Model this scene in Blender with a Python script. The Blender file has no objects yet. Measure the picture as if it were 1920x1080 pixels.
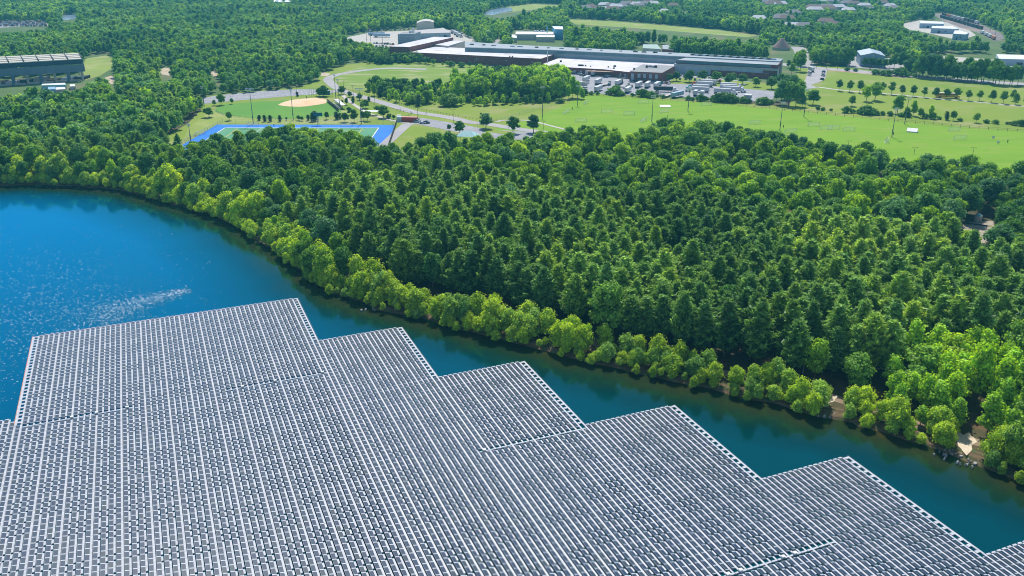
import bpy, math, random
import numpy as np
from mathutils import Vector
from mathutils.geometry import delaunay_2d_cdt
R = math.radians
random.seed(7)
rng = np.random.default_rng(11)
scene = bpy.context.scene
# ------------------------------------------------------------------ camera, sky, sun, exposure
CAM_H, FOC, PIT = 112.9, 1640.0, 0.38438
cam_d = bpy.data.cameras.new('camera')
cam_d.sensor_width = 36.0
cam_d.lens = FOC / 1920 * 36.0
cam_d.clip_start = 1.0
cam_d.clip_end = 12000
cam = bpy.data.objects.new('camera', cam_d)
scene.collection.objects.link(cam)
cam.location = (0, 0, CAM_H)
cam.rotation_euler = (math.pi / 2 - PIT, 0, 0)
scene.camera = cam
SUN_EL, SUN_AZ = R(52), R(2)          # azimuth clockwise from +Y
world = bpy.data.worlds.new('World')
scene.world = world
world.use_nodes = True
wn = world.node_tree
sky = wn.nodes.new('ShaderNodeTexSky')
sky.sky_type = 'NISHITA'
sky.sun_disc = False
sky.sun_elevation = SUN_EL
sky.sun_rotation = SUN_AZ
sky.altitude = 100
sky.air_density = 1.0
sky.dust_density = 0.6
sky.ozone_density = 2.0
bg = wn.nodes['Background']
wn.links.new(sky.outputs['Color'], bg.inputs['Color'])
bg.inputs['Strength'].default_value = 0.125
sun_d = bpy.data.lights.new('sun', 'SUN')
sun_d.energy = 4.6
sun_d.angle = R(0.53)
sun_d.color = (1.0, 0.955, 0.88)
sun = bpy.data.objects.new('sun', sun_d)
scene.collection.objects.link(sun)
sun.rotation_euler = (-(math.pi / 2 - SUN_EL), 0, -SUN_AZ)
sun.location = (0, 0, 400)
scene.view_settings.view_transform = 'Standard'
scene.view_settings.look = 'None'
scene.view_settings.exposure = 0.12
scene.view_settings.gamma = 1.0
scene.view_settings.use_curve_mapping = False
scene.cycles.filter_width = 1.0
scene.cycles.max_bounces = 6
scene.cycles.diffuse_bounces = 2
scene.cycles.glossy_bounces = 3
scene.cycles.transmission_bounces = 3
scene.cycles.volume_bounces = 0
scene.cycles.transparent_max_bounces = 8

# ------------------------------------------------------------------ helpers
LZ = 0.9                               # height of the land above the pond
cP, sP = math.cos(PIT), math.sin(PIT)
def g(px, py, z=LZ):                   # a place seen at that pixel, on the level plane at height z
    dx = px - 960; dy = FOC * cP + (540 - py) * sP; dz = -FOC * sP + (540 - py) * cP
    t = (z - CAM_H) / dz
    return (dx * t, dy * t)
def pix(x, y, z=LZ):
    yc = y * cP - (z - CAM_H) * sP
    uc = y * sP + (z - CAM_H) * cP
    return 960 + FOC * x / yc, 540 - FOC * uc / yc
def gl(pts, z=LZ):
    return [g(a, b, z) for a, b in pts]
def inpoly(x, y, P):
    c = False; j = len(P) - 1
    for i in range(len(P)):
        xi, yi = P[i]; xj, yj = P[j]
        if (yi > y) != (yj > y) and x < (xj - xi) * (y - yi) / (yj - yi) + xi:
            c = not c
        j = i
    return c
def inpoly_np(X, Y, P):
    c = np.zeros(len(X), bool); j = len(P) - 1
    for i in range(len(P)):
        xi, yi = P[i]; xj, yj = P[j]
        if yi != yj:
            c ^= ((yi > Y) != (yj > Y)) & (X < (xj - xi) * (Y - yi) / (yj - yi) + xi)
        j = i
    return c
def seg_dist(X, Y, L, closed=False):
    d = np.full(len(X), 1e9)
    n = len(L)
    for i in range(n if closed else n - 1):
        ax, ay = L[i]; bx, by = L[(i + 1) % n]
        vx, vy = bx - ax, by - ay
        t = np.clip(((X - ax) * vx + (Y - ay) * vy) / max(vx * vx + vy * vy, 1e-9), 0, 1)
        d = np.minimum(d, np.hypot(X - ax - t * vx, Y - ay - t * vy))
    return d

def tag(o, label=None, cat=None, group=None, kind=None):
    if label: o['label'] = label
    if cat: o['category'] = cat
    if group: o['group'] = group
    if kind: o['kind'] = kind
    return o
def empty(name, loc, rz=0.0, label=None, cat=None, group=None):
    o = bpy.data.objects.new(name, None)
    scene.collection.objects.link(o)
    o.empty_display_size = 0.5
    o.location = loc; o.rotation_euler = (0, 0, rz)
    return tag(o, label, cat, group)
def link(name, me, parent=None, loc=(0, 0, 0), rz=0.0):
    o = bpy.data.objects.new(name, me)
    scene.collection.objects.link(o)
    if parent: o.parent = parent
    o.location = loc; o.rotation_euler = (0, 0, rz)
    return o

class MB:
    def __init__(s): s.v = []; s.f = []; s.m = []; s.mi = 0
    def poly(s, pts):
        n = len(s.v); s.v += [tuple(p) for p in pts]; s.f.append(tuple(range(n, n + len(pts)))); s.m.append(s.mi)
    def prism(s, base, z0, z1, bottom=True):      # vertical prism over a polygon
        a = sum(base[i][0] * base[(i + 1) % len(base)][1] - base[(i + 1) % len(base)][0] * base[i][1] for i in range(len(base)))
        if a < 0: base = base[::-1]
        n = len(base); k = len(s.v)
        zz1 = z1 if isinstance(z1, (list, tuple)) else [z1] * n
        if a < 0 and isinstance(z1, (list, tuple)): zz1 = list(z1)[::-1]
        s.v += [(x, y, z0) for x, y in base] + [(base[i][0], base[i][1], zz1[i]) for i in range(n)]
        for i in range(n):
            j = (i + 1) % n
            s.f.append((k + i, k + j, k + n + j, k + n + i)); s.m.append(s.mi)
        s.f.append(tuple(range(k + n, k + 2 * n))); s.m.append(s.mi)
        if bottom: s.f.append(tuple(range(k + n - 1, k - 1, -1))); s.m.append(s.mi)
    def box(s, cx, cy, cz, sx, sy, sz, rz=0.0):
        c, d = math.cos(rz), math.sin(rz)
        b = [(cx + x * c - y * d, cy + x * d + y * c) for x, y in ((-sx/2, -sy/2), (sx/2, -sy/2), (sx/2, sy/2), (-sx/2, sy/2))]
        s.prism(b, cz - sz / 2, cz + sz / 2)
    def bar(s, p, q, r, n=6, r2=None):            # a tapered round bar from p to q
        p = Vector(p); q = Vector(q); r2 = r if r2 is None else r2
        d = (q - p).normalized(); u = d.orthogonal().normalized(); w = d.cross(u)
        k = len(s.v)
        for c, rr in ((p, r), (q, r2)):
            for i in range(n):
                a = 2 * math.pi * i / n
                s.v.append(tuple(c + u * math.cos(a) * rr + w * math.sin(a) * rr))
        for i in range(n):
            j = (i + 1) % n
            s.f.append((k + i, k + j, k + n + j, k + n + i)); s.m.append(s.mi)
        s.f.append(tuple(range(k + n - 1, k - 1, -1))); s.m.append(s.mi)
        s.f.append(tuple(range(k + n, k + 2 * n))); s.m.append(s.mi)
    def mesh(s, name, mats):
        me = bpy.data.meshes.new(name)
        me.from_pydata(s.v, [], s.f)
        for m in (mats if isinstance(mats, (list, tuple)) else [mats]): me.materials.append(m)
        if max(s.m, default=0) > 0: me.polygons.foreach_set('material_index', s.m)
        me.update()
        return me
    def build(s, name, mats, parent=None, loc=(0, 0, 0), rz=0.0):
        return link(name, s.mesh(name, mats), parent, loc, rz)

def np_mesh(name, V, F4, mats, F3=None, midx=None, smooth=False):
    me = bpy.data.meshes.new(name)
    n4 = len(F4); n3 = 0 if F3 is None else len(F3)
    me.vertices.add(len(V)); me.vertices.foreach_set('co', np.asarray(V, np.float32).ravel())
    loops = np.asarray(F4, np.int32).ravel()
    st = np.arange(n4, dtype=np.int32) * 4
    if n3:
        loops = np.concatenate([loops, np.asarray(F3, np.int32).ravel()])
        st = np.concatenate([st, n4 * 4 + np.arange(n3, dtype=np.int32) * 3])
    me.loops.add(len(loops)); me.loops.foreach_set('vertex_index', loops)
    me.polygons.add(n4 + n3); me.polygons.foreach_set('loop_start', st)
    for m in (mats if isinstance(mats, (list, tuple)) else [mats]): me.materials.append(m)
    if midx is not None: me.polygons.foreach_set('material_index', np.asarray(midx, np.int32))
    me.update(calc_edges=True)
    me.validate()
    me.polygons.foreach_set('use_smooth', [smooth] * (len(me.polygons)))
    return me

# ------------------------------------------------------------------ materials
MATS = {}
def new_mat(name):
    m = bpy.data.materials.new(name); m.use_nodes = True
    return m, m.node_tree, m.node_tree.nodes['Principled BSDF']
def mat(name, c1, c2=None, scale=0.1, rough=0.8, metal=0.0, c3=None, scale3=1.5, spec=0.3, detail=5, stretch=None, fine=0.12):
    """procedural: two tones by object-space noise, a third by a second noise, a fine grain"""
    if name in MATS: return MATS[name]
    m, nt, b = new_mat(name); N = nt.nodes; L = nt.links
    b.inputs['Roughness'].default_value = rough; b.inputs['Metallic'].default_value = metal
    b.inputs['Specular IOR Level'].default_value = spec
    c2 = c2 or tuple(x * 0.8 for x in c1)
    geo = N.new('ShaderNodeNewGeometry'); src = geo.outputs['Position']
    if stretch:
        mp = N.new('ShaderNodeMapping'); mp.inputs['Scale'].default_value = stretch[:3]
        if len(stretch) > 3: mp.inputs['Rotation'].default_value = (0, 0, stretch[3])
        L.new(src, mp.inputs['Vector']); src = mp.outputs['Vector']
    n1 = N.new('ShaderNodeTexNoise'); n1.inputs['Scale'].default_value = scale; n1.inputs['Detail'].default_value = detail
    n1.inputs['Roughness'].default_value = 0.6
    L.new(src, n1.inputs['Vector'])
    r1 = N.new('ShaderNodeMapRange'); r1.inputs[1].default_value = 0.35; r1.inputs[2].default_value = 0.65
    L.new(n1.outputs['Fac'], r1.inputs[0])
    mx = N.new('ShaderNodeMix'); mx.data_type = 'RGBA'
    mx.inputs[6].default_value = (*c1, 1); mx.inputs[7].default_value = (*c2, 1)
    L.new(r1.outputs[0], mx.inputs[0]); out = mx.outputs[2]
    if c3:
        n2 = N.new('ShaderNodeTexNoise'); n2.inputs['Scale'].default_value = scale3; n2.inputs['Detail'].default_value = 3
        L.new(src, n2.inputs['Vector'])
        r2 = N.new('ShaderNodeMapRange'); r2.inputs[1].default_value = 0.52; r2.inputs[2].default_value = 0.68
        L.new(n2.outputs['Fac'], r2.inputs[0])
        m2 = N.new('ShaderNodeMix'); m2.data_type = 'RGBA'; m2.inputs[7].default_value = (*c3, 1)
        L.new(r2.outputs[0], m2.inputs[0]); L.new(out, m2.inputs[6]); out = m2.outputs[2]
    if fine:
        n3 = N.new('ShaderNodeTexNoise'); n3.inputs['Scale'].default_value = 2.2; n3.inputs['Detail'].default_value = 2
        L.new(geo.outputs['Position'], n3.inputs['Vector'])
        r3 = N.new('ShaderNodeMapRange'); r3.inputs[1].default_value = 0.3; r3.inputs[2].default_value = 0.7
        r3.inputs[3].default_value = 1 - fine; r3.inputs[4].default_value = 1 + fine
        L.new(n3.outputs['Fac'], r3.inputs[0])
        vm = N.new('ShaderNodeVectorMath'); vm.operation = 'SCALE'
        L.new(out, vm.inputs[0]); L.new(r3.outputs[0], vm.inputs['Scale']); out = vm.outputs[0]
    L.new(out, b.inputs['Base Color'])
    MATS[name] = m
    return m
def leaf_mat(name, dark, light, third, trans=0.35):
    """leaf clumps: tone varies from tree to tree and from clump to clump, some light passes through"""
    m = bpy.data.materials.new(name); m.use_nodes = True
    nt = m.node_tree; N = nt.nodes; L = nt.links; N.clear()
    out = N.new('ShaderNodeOutputMaterial')
    oi = N.new('ShaderNodeObjectInfo'); geo = N.new('ShaderNodeNewGeometry')
    mx = N.new('ShaderNodeMix'); mx.data_type = 'RGBA'
    mx.inputs[6].default_value = (*dark, 1); mx.inputs[7].default_value = (*light, 1)
    L.new(oi.outputs['Random'], mx.inputs[0])
    mm = N.new('ShaderNodeMath'); mm.operation = 'MULTIPLY'; mm.inputs[1].default_value = 7.31
    fr = N.new('ShaderNodeMath'); fr.operation = 'FRACT'
    L.new(oi.outputs['Random'], mm.inputs[0]); L.new(mm.outputs[0], fr.inputs[0])
    pw = N.new('ShaderNodeMath'); pw.operation = 'POWER'; pw.inputs[1].default_value = 2.5
    L.new(fr.outputs[0], pw.inputs[0])
    m2 = N.new('ShaderNodeMix'); m2.data_type = 'RGBA'; m2.inputs[7].default_value = (*third, 1)
    L.new(pw.outputs[0], m2.inputs[0]); L.new(mx.outputs[2], m2.inputs[6])
    r = N.new('ShaderNodeMapRange'); r.inputs[3].default_value = 0.5; r.inputs[4].default_value = 1.5
    # stands of trees differ a little from place to place
    ln = N.new('ShaderNodeTexNoise'); ln.inputs['Scale'].default_value = 0.011; ln.inputs['Detail'].default_value = 3
    L.new(oi.outputs['Location'], ln.inputs['Vector'])
    lr = N.new('ShaderNodeMapRange'); lr.inputs[1].default_value = 0.36; lr.inputs[2].default_value = 0.64; lr.inputs[3].default_value = 0.74; lr.inputs[4].default_value = 1.38
    L.new(ln.outputs['Fac'], lr.inputs[0])
    l2 = N.new('ShaderNodeMapRange'); l2.inputs[1].default_value = 0.3; l2.inputs[2].default_value = 0.7; l2.inputs[3].default_value = 0.525; l2.inputs[4].default_value = 0.482
    L.new(ln.outputs['Fac'], l2.inputs[0])
    L.new(geo.outputs['Random Per Island'], r.inputs[0])
    vm = N.new('ShaderNodeVectorMath'); vm.operation = 'SCALE'
    h0 = N.new('ShaderNodeHueSaturation'); L.new(m2.outputs[2], h0.inputs['Color']); L.new(l2.outputs[0], h0.inputs['Hue']); L.new(lr.outputs[0], h0.inputs['Value'])
    L.new(h0.outputs[0], vm.inputs[0]); L.new(r.outputs[0], vm.inputs['Scale'])
    d = N.new('ShaderNodeBsdfDiffuse'); t = N.new('ShaderNodeBsdfTranslucent')
    L.new(vm.outputs[0], d.inputs['Color'])
    hs = N.new('ShaderNodeHueSaturation'); hs.inputs['Value'].default_value = 1.25; hs.inputs['Saturation'].default_value = 1.1; hs.inputs['Hue'].default_value = 0.485
    L.new(vm.outputs[0], hs.inputs['Color']); L.new(hs.outputs[0], t.inputs['Color'])
    ms = N.new('ShaderNodeMixShader'); ms.inputs[0].default_value = trans
    L.new(d.outputs[0], ms.inputs[1]); L.new(t.outputs[0], ms.inputs[2])
    gl_ = N.new('ShaderNodeBsdfGlossy'); gl_.inputs['Roughness'].default_value = 0.45; gl_.inputs['Color'].default_value = (0.9, 0.95, 1, 1)
    ms2 = N.new('ShaderNodeMixShader'); ms2.inputs[0].default_value = 0.012
    L.new(ms.outputs[0], ms2.inputs[1]); L.new(gl_.outputs[0], ms2.inputs[2])
    L.new(ms2.outputs[0], out.inputs['Surface'])
    MATS[name] = m
    return m
M_PINE = leaf_mat('pine_needles', (0.15, 0.30, 0.08), (0.26, 0.44, 0.10), (0.34, 0.50, 0.08), 0.48)
M_OAK = leaf_mat('oak_leaves', (0.12, 0.29, 0.04), (0.26, 0.46, 0.045), (0.15, 0.31, 0.12), 0.44)
M_MAPLE = leaf_mat('maple_leaves', (0.26, 0.46, 0.03), (0.40, 0.58, 0.04), (0.16, 0.34, 0.06), 0.46)
M_WILLOW = leaf_mat('willow_leaves', (0.44, 0.62, 0.04), (0.62, 0.76, 0.06), (0.30, 0.50, 0.11), 0.5)
M_POPLAR = leaf_mat('poplar_leaves', (0.28, 0.50, 0.035), (0.42, 0.64, 0.04), (0.33, 0.57, 0.06), 0.48)
M_PARK = leaf_mat('park_tree_leaves', (0.09, 0.21, 0.04), (0.15, 0.30, 0.045), (0.20, 0.37, 0.05), 0.35)
M_SPRUCE = leaf_mat('spruce_needles', (0.04, 0.11, 0.05), (0.07, 0.14, 0.055), (0.08, 0.15, 0.05), 0.2)
M_BARK = mat('bark', (0.10, 0.075, 0.055), (0.16, 0.12, 0.09), 1.5, 0.95)
M_GROUND = mat('forest_floor', (0.060, 0.070, 0.025), (0.10, 0.075, 0.035), 0.05, 0.95, c3=(0.16, 0.09, 0.045), scale3=0.12, detail=8)
M_GRASS = mat('park_grass', (0.17, 0.27, 0.015), (0.235, 0.31, 0.03), 0.012, 0.95, c3=(0.29, 0.31, 0.09), scale3=0.035, detail=7)
M_FIELD = mat('sports_turf', (0.155, 0.315, 0.004), (0.195, 0.355, 0.008), 0.02, 0.95, c3=(0.23, 0.34, 0.03), scale3=0.05, stretch=(1, 3.0, 1), detail=7)
M_OUTFIELD = mat('outfield_turf', (0.10, 0.27, 0.025), (0.13, 0.30, 0.03), 0.03, 0.95, detail=5)
M_LAWN = mat('wild_lawn', (0.24, 0.31, 0.06), (0.28, 0.36, 0.06), 0.02, 0.95, c3=(0.36, 0.37, 0.14), scale3=0.04)
M_ASPH = mat('asphalt', (0.30, 0.30, 0.33), (0.36, 0.36, 0.38), 0.05, 0.9, c3=(0.25, 0.25, 0.27), scale3=0.3)
M_ROAD = mat('road_asphalt', (0.36, 0.34, 0.35), (0.42, 0.40, 0.40), 0.06, 0.9)
M_CONC = mat('concrete', (0.46, 0.43, 0.38), (0.54, 0.50, 0.45), 0.1, 0.9)
M_SAND = mat('sand', (0.52, 0.42, 0.31), (0.60, 0.50, 0.38), 0.15, 0.95, c3=(0.36, 0.28, 0.18), scale3=0.4)
M_DIRT = mat('infield_dirt', (0.72, 0.46, 0.24), (0.80, 0.60, 0.40), 0.06, 0.95)
M_BLUE = mat('blue_turf', (0.008, 0.17, 0.60), (0.012, 0.20, 0.68), 0.1, 0.8)
M_GTURF = mat('green_turf', (0.06, 0.27, 0.13), (0.13, 0.33, 0.18), 0.05, 0.85)
M_LINE = mat('line_paint', (0.80, 0.80, 0.78), (0.72, 0.72, 0.72), 0.5, 0.7)
M_YLINE = mat('yellow_line_paint', (0.6, 0.5, 0.06), (0.55, 0.45, 0.06), 0.5, 0.7)
M_WHITE = mat('white_paint', (0.78, 0.78, 0.78), (0.68, 0.69, 0.70), 0.3, 0.6)
M_WROOF = mat('white_roof', (0.72, 0.69, 0.72), (0.60, 0.58, 0.62), 0.03, 0.8, c3=(0.50, 0.47, 0.48), scale3=0.09, stretch=(1, 1.0, 1))
M_GROOF = mat('grey_gravel_roof', (0.33, 0.34, 0.34), (0.28, 0.29, 0.30), 0.06, 0.9)
M_BRICK = mat('red_brick', (0.24, 0.085, 0.075), (0.19, 0.065, 0.06), 0.25, 0.9, c3=(0.29, 0.12, 0.10), scale3=0.5)
M_METALW = mat('pale_metal_cladding', (0.42, 0.50, 0.56), (0.34, 0.42, 0.50), 0.1, 0.5, spec=0.5, stretch=(3, 3, 0.3))
M_SAW = mat('sawtooth_roof', (0.36, 0.40, 0.43), (0.28, 0.33, 0.37), 0.05, 0.75)
M_DKGLASS = mat('clerestory_glass', (0.07, 0.15, 0.19), (0.10, 0.20, 0.25), 0.2, 0.3, spec=0.6)
M_GREYCLAD = mat('slate_cladding', (0.16, 0.22, 0.30), (0.13, 0.19, 0.27), 0.2, 0.5, spec=0.5)
M_DARK = mat('dark_metal', (0.035, 0.04, 0.045), (0.05, 0.055, 0.06), 1.0, 0.6)
M_STEEL = mat('galvanised_steel', (0.42, 0.44, 0.46), (0.34, 0.36, 0.38), 1.0, 0.5, 0.4)
M_POLE = mat('pole_green_grey', (0.16, 0.20, 0.20), (0.12, 0.16, 0.17), 1.0, 0.6)
M_WOOD = mat('weathered_wood', (0.14, 0.10, 0.07), (0.20, 0.15, 0.10), 1.0, 0.9)
M_LAMP = mat('lamp_housing', (0.75, 0.77, 0.8), (0.65, 0.67, 0.7), 1.0, 0.35, spec=0.5)
M_RED = mat('red_paint', (0.50, 0.05, 0.04), (0.42, 0.05, 0.045), 0.5, 0.5)
M_ORANGE = mat('orange_pipe', (0.62, 0.20, 0.09), (0.55, 0.25, 0.15), 0.8, 0.6)
M_TEAL = mat('teal_roof', (0.36, 0.62, 0.62), (0.30, 0.55, 0.56), 0.5, 0.6)
M_SKYB = mat('sky_blue_cladding', (0.16, 0.40, 0.60), (0.13, 0.35, 0.55), 0.2, 0.6)
M_TIRE = mat('tyre_rubber', (0.03, 0.03, 0.03), (0.04, 0.04, 0.04), 2, 0.8)
M_GLASS = mat('window_glass', (0.03, 0.045, 0.055), (0.05, 0.07, 0.08), 1, 0.12, spec=0.8)
M_TILE = mat('brown_shingle', (0.22, 0.15, 0.12), (0.28, 0.20, 0.17), 0.6, 0.9)
M_TILE2 = mat('grey_shingle', (0.27, 0.25, 0.26), (0.33, 0.30, 0.30), 0.6, 0.9)
M_SIDING = mat('house_siding', (0.50, 0.47, 0.42), (0.60, 0.57, 0.52), 0.3, 0.8)
M_ROCK = mat('bank_rock', (0.20, 0.17, 0.13), (0.33, 0.29, 0.24), 0.6, 0.95)
# ------------------------------------------------------------------ pond, bank, ground
shore_px = [(-900, 520), (-400, 385), (-150, 352), (0, 349), (60, 346), (130, 349), (230, 357), (290, 373), (345, 390), (400, 404),
            (440, 422), (470, 440), (500, 462), (530, 482), (562, 503), (590, 528), (620, 546), (660, 564), (700, 580), (745, 588),
            (790, 597), (830, 608), (880, 620), (920, 632), (960, 643), (1010, 655), (1060, 668), (1110, 681), (1160, 692), (1220, 705),
            (1280, 718), (1340, 731), (1400, 746), (1470, 762), (1530, 777), (1590, 792), (1640, 806), (1700, 824), (1760, 846),
            (1810, 866), (1850, 882), (1920, 908), (2060, 965), (2400, 1110)]
sh = gl(shore_px, 0)
sh = [(-900, 200)] + sh + [(330, -40)]
dense = []
for i in range(len(sh) - 1):
    (ax, ay), (bx, by) = sh[i], sh[i + 1]
    n = max(1, int(math.hypot(bx - ax, by - ay) / 3.0)) if i not in (0,) else 20
    for k in range(n):
        t = k / n
        dense.append((ax + (bx - ax) * t, ay + (by - ay) * t))
dense.append(sh[-1])
D_ = np.array(dense)
nn = np.zeros_like(D_); dd = np.gradient(D_, axis=0); ll = np.hypot(dd[:, 0], dd[:, 1])
for _ in range(2): dd = (np.roll(dd, 1, 0) + dd + np.roll(dd, -1, 0)) / 3 if False else dd
nn[:, 0] = -dd[:, 1] / ll; nn[:, 1] = dd[:, 0] / ll          # to the left of travel = landward
jit = np.convolve(rng.normal(0, 1.0, len(D_)), [.25, .5, .25], 'same')
D_ = D_ + nn * jit[:, None]
SHORE = [tuple(p) for p in D_]
LAKE = SHORE + [(330, -400), (-900, -400)]
offs = [(-6, -2.2), (-2.0, -0.5), (0, 0.0), (0.7, 0.35), (1.6, 0.6), (3.0, LZ - 0.01), (4.6, LZ + 0.012)]
bank = MB(); rows = []
hgt = rng.normal(0, 0.09, (len(offs), len(D_)))
for k, (o_, z_) in enumerate(offs):
    rows.append([(D_[i, 0] + nn[i, 0] * o_, D_[i, 1] + nn[i, 1] * o_, z_ + (hgt[k, i] if 1 < k < 5 else 0)) for i in range(len(D_))])
for k in range(len(offs) - 1):
    for i in range(len(D_) - 1):
        bank.poly([rows[k][i], rows[k][i + 1], rows[k + 1][i + 1], rows[k + 1][i]][::-1] if False else [rows[k][i], rows[k + 1][i], rows[k + 1][i + 1], rows[k][i + 1]])
M_BANK = mat('bank_soil', (0.10, 0.075, 0.035), (0.19, 0.13, 0.07), 0.35, 0.95, c3=(0.07, 0.12, 0.03), scale3=0.5)
tag(bank.build('bank', M_BANK), kind='structure')
hole = [(p[0], p[1]) for p in rows[5]]
outer = [(-6000, -900), (6000, -900), (6000, 9000), (-6000, 9000)]
hp = hole + [(334, -400), (-904, -400)]
vin = [Vector(p) for p in outer] + [Vector(p) for p in hp]
ein = [(i, (i + 1) % 4) for i in range(4)] + [(4 + i, 4 + (i + 1) % len(hp)) for i in range(len(hp))]
vo, eo, fo, _, _, _ = delaunay_2d_cdt(vin, ein, [], 0, 1e-5)
me = bpy.data.meshes.new('ground')
ff = []
for f in fo:
    cx = sum(vo[i][0] for i in f) / len(f); cy = sum(vo[i][1] for i in f) / len(f)
    if not inpoly(cx, cy, hp): ff.append(tuple(f))
me.from_pydata([(v[0], v[1], LZ) for v in vo], [], ff); me.materials.append(M_GROUND)
if me.polygons and me.polygons[0].normal.z < 0: me.flip_normals()
tag(link('ground', me), kind='structure')

# pond water: gridded so that the depth to the bed is known everywhere
gx = np.arange(-700, 331, 5.0); gy = np.arange(-240, 471, 5.0)
GX, GY = np.meshgrid(gx, gy); X = GX.ravel(); Y = GY.ravel()
dist = np.full(len(X), 60.0)
m_ = (X > -420) & (X < 320)
dist[m_] = seg_dist(X[m_], Y[m_], SHORE[::2])
dist = np.minimum(dist, 60)
nx, ny = len(gx), len(gy)
idx = np.arange(nx * ny).reshape(ny, nx)
F = np.stack([idx[:-1, :-1].ravel(), idx[:-1, 1:].ravel(), idx[1:, 1:].ravel(), idx[1:, :-1].ravel()], 1)
M_WATER, nt, b = new_mat('pond_water'); N = nt.nodes; L = nt.links
me = np_mesh('water', np.stack([X, Y, np.zeros(len(X))], 1), F, M_WATER)
at = me.attributes.new('depth', 'FLOAT', 'POINT'); at.data.foreach_set('value', dist.astype(np.float32))
gu = np.exp(-(seg_dist(X, Y, gl([(215, 592), (262, 572), (350, 545)], 0)) / 6.0) ** 2) * 1.0
gu2 = np.exp(-(seg_dist(X, Y, gl([(120, 640), (230, 540), (240, 470)], 0)) / 26.0) ** 2)
at = me.attributes.new('gust', 'FLOAT', 'POINT'); at.data.foreach_set('value', gu.astype(np.float32))
at = me.attributes.new('breeze', 'FLOAT', 'POINT'); at.data.foreach_set('value', gu2.astype(np.float32))
tag(link('water', me), kind='structure')
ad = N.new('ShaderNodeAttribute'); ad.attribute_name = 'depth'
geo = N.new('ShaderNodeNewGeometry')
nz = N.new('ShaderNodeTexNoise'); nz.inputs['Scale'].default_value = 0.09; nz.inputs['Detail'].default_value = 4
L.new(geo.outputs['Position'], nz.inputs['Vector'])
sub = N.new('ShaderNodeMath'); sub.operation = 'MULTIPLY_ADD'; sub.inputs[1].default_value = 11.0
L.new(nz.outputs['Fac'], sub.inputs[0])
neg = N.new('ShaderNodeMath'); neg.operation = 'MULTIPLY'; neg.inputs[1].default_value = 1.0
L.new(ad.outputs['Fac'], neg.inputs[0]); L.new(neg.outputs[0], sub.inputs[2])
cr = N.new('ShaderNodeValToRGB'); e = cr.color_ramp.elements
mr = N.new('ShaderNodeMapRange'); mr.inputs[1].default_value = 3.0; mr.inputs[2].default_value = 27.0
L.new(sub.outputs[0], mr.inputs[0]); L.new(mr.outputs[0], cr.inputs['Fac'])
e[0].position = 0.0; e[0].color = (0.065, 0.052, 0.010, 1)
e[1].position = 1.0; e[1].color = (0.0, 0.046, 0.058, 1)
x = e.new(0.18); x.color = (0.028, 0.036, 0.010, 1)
x = e.new(0.48); x.color = (0.008, 0.034, 0.018, 1); x = e.new(0.7); x.color = (0.001, 0.032, 0.032, 1)  # dark green stops also paint in the bank trees' reflection, beyond the brown shallows
# blue sky reflection painted into the base colour, stronger to the left and far out
sx = N.new('ShaderNodeSeparateXYZ'); L.new(geo.outputs['Position'], sx.inputs[0])
m1 = N.new('ShaderNodeMath'); m1.operation = 'MULTIPLY_ADD'; m1.inputs[1].default_value = -0.0026; m1.inputs[2].default_value = -0.36
L.new(sx.outputs['X'], m1.inputs[0])
m2 = N.new('ShaderNodeMath'); m2.operation = 'MULTIPLY_ADD'; m2.inputs[1].default_value = 0.0024; m2.use_clamp = True
L.new(sx.outputs['Y'], m2.inputs[0]); L.new(m1.outputs[0], m2.inputs[2])
mb = N.new('ShaderNodeMix'); mb.data_type = 'RGBA'; mb.inputs[7].default_value = (0.0, 0.15, 0.36, 1)
dm = N.new('ShaderNodeMapRange'); dm.inputs[1].default_value = 8; dm.inputs[2].default_value = 40
L.new(ad.outputs['Fac'], dm.inputs[0])
dm2 = N.new('ShaderNodeMath'); dm2.operation = 'MULTIPLY'; L.new(dm.outputs[0], dm2.inputs[0]); L.new(m2.outputs[0], dm2.inputs[1])
L.new(dm2.outputs[0], mb.inputs[0]); L.new(cr.outputs[0], mb.inputs[6])
N.remove(b); wd = N.new('ShaderNodeBsdfDiffuse'); wg = N.new('ShaderNodeBsdfGlossy'); wf = N.new('ShaderNodeFresnel'); wf.inputs['IOR'].default_value = 1.42
wg.inputs['Color'].default_value = (0.10, 0.62, 0.80, 1); wmx = N.new('ShaderNodeMixShader')
L.new(mb.outputs[2], wd.inputs['Color']); L.new(wf.outputs[0], wmx.inputs[0]); L.new(wd.outputs[0], wmx.inputs[1]); L.new(wg.outputs[0], wmx.inputs[2])
L.new(wmx.outputs[0], N['Material Output'].inputs['Surface'])
# ripples: fine wind ripples everywhere, a rougher gust area out on the open pond
rp = N.new('ShaderNodeTexNoise'); rp.inputs['Scale'].default_value = 0.9; rp.inputs['Detail'].default_value = 5; rp.inputs['Roughness'].default_value = 0.7
L.new(geo.outputs['Position'], rp.inputs['Vector'])
gm = N.new('ShaderNodeTexNoise'); gm.inputs['Scale'].default_value = 0.018; gm.inputs['Detail'].default_value = 5; gm.inputs['Roughness'].default_value = 0.65
L.new(geo.outputs['Position'], gm.inputs['Vector'])
gr = N.new('ShaderNodeMapRange'); gr.inputs[1].default_value = 0.38; gr.inputs[2].default_value = 0.68
L.new(gm.outputs['Fac'], gr.inputs[0])
gr.inputs[4].default_value = 0.35
xm = N.new('ShaderNodeMapRange'); xm.inputs[1].default_value = -50; xm.inputs[2].default_value = -110; L.new(sx.outputs['X'], xm.inputs[0])
ym = N.new('ShaderNodeMapRange'); ym.inputs[1].default_value = 345; ym.inputs[2].default_value = 250; L.new(sx.outputs['Y'], ym.inputs[0])
g1 = N.new('ShaderNodeMath'); g1.operation = 'MULTIPLY'; L.new(xm.outputs[0], g1.inputs[0]); L.new(ym.outputs[0], g1.inputs[1])
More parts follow.
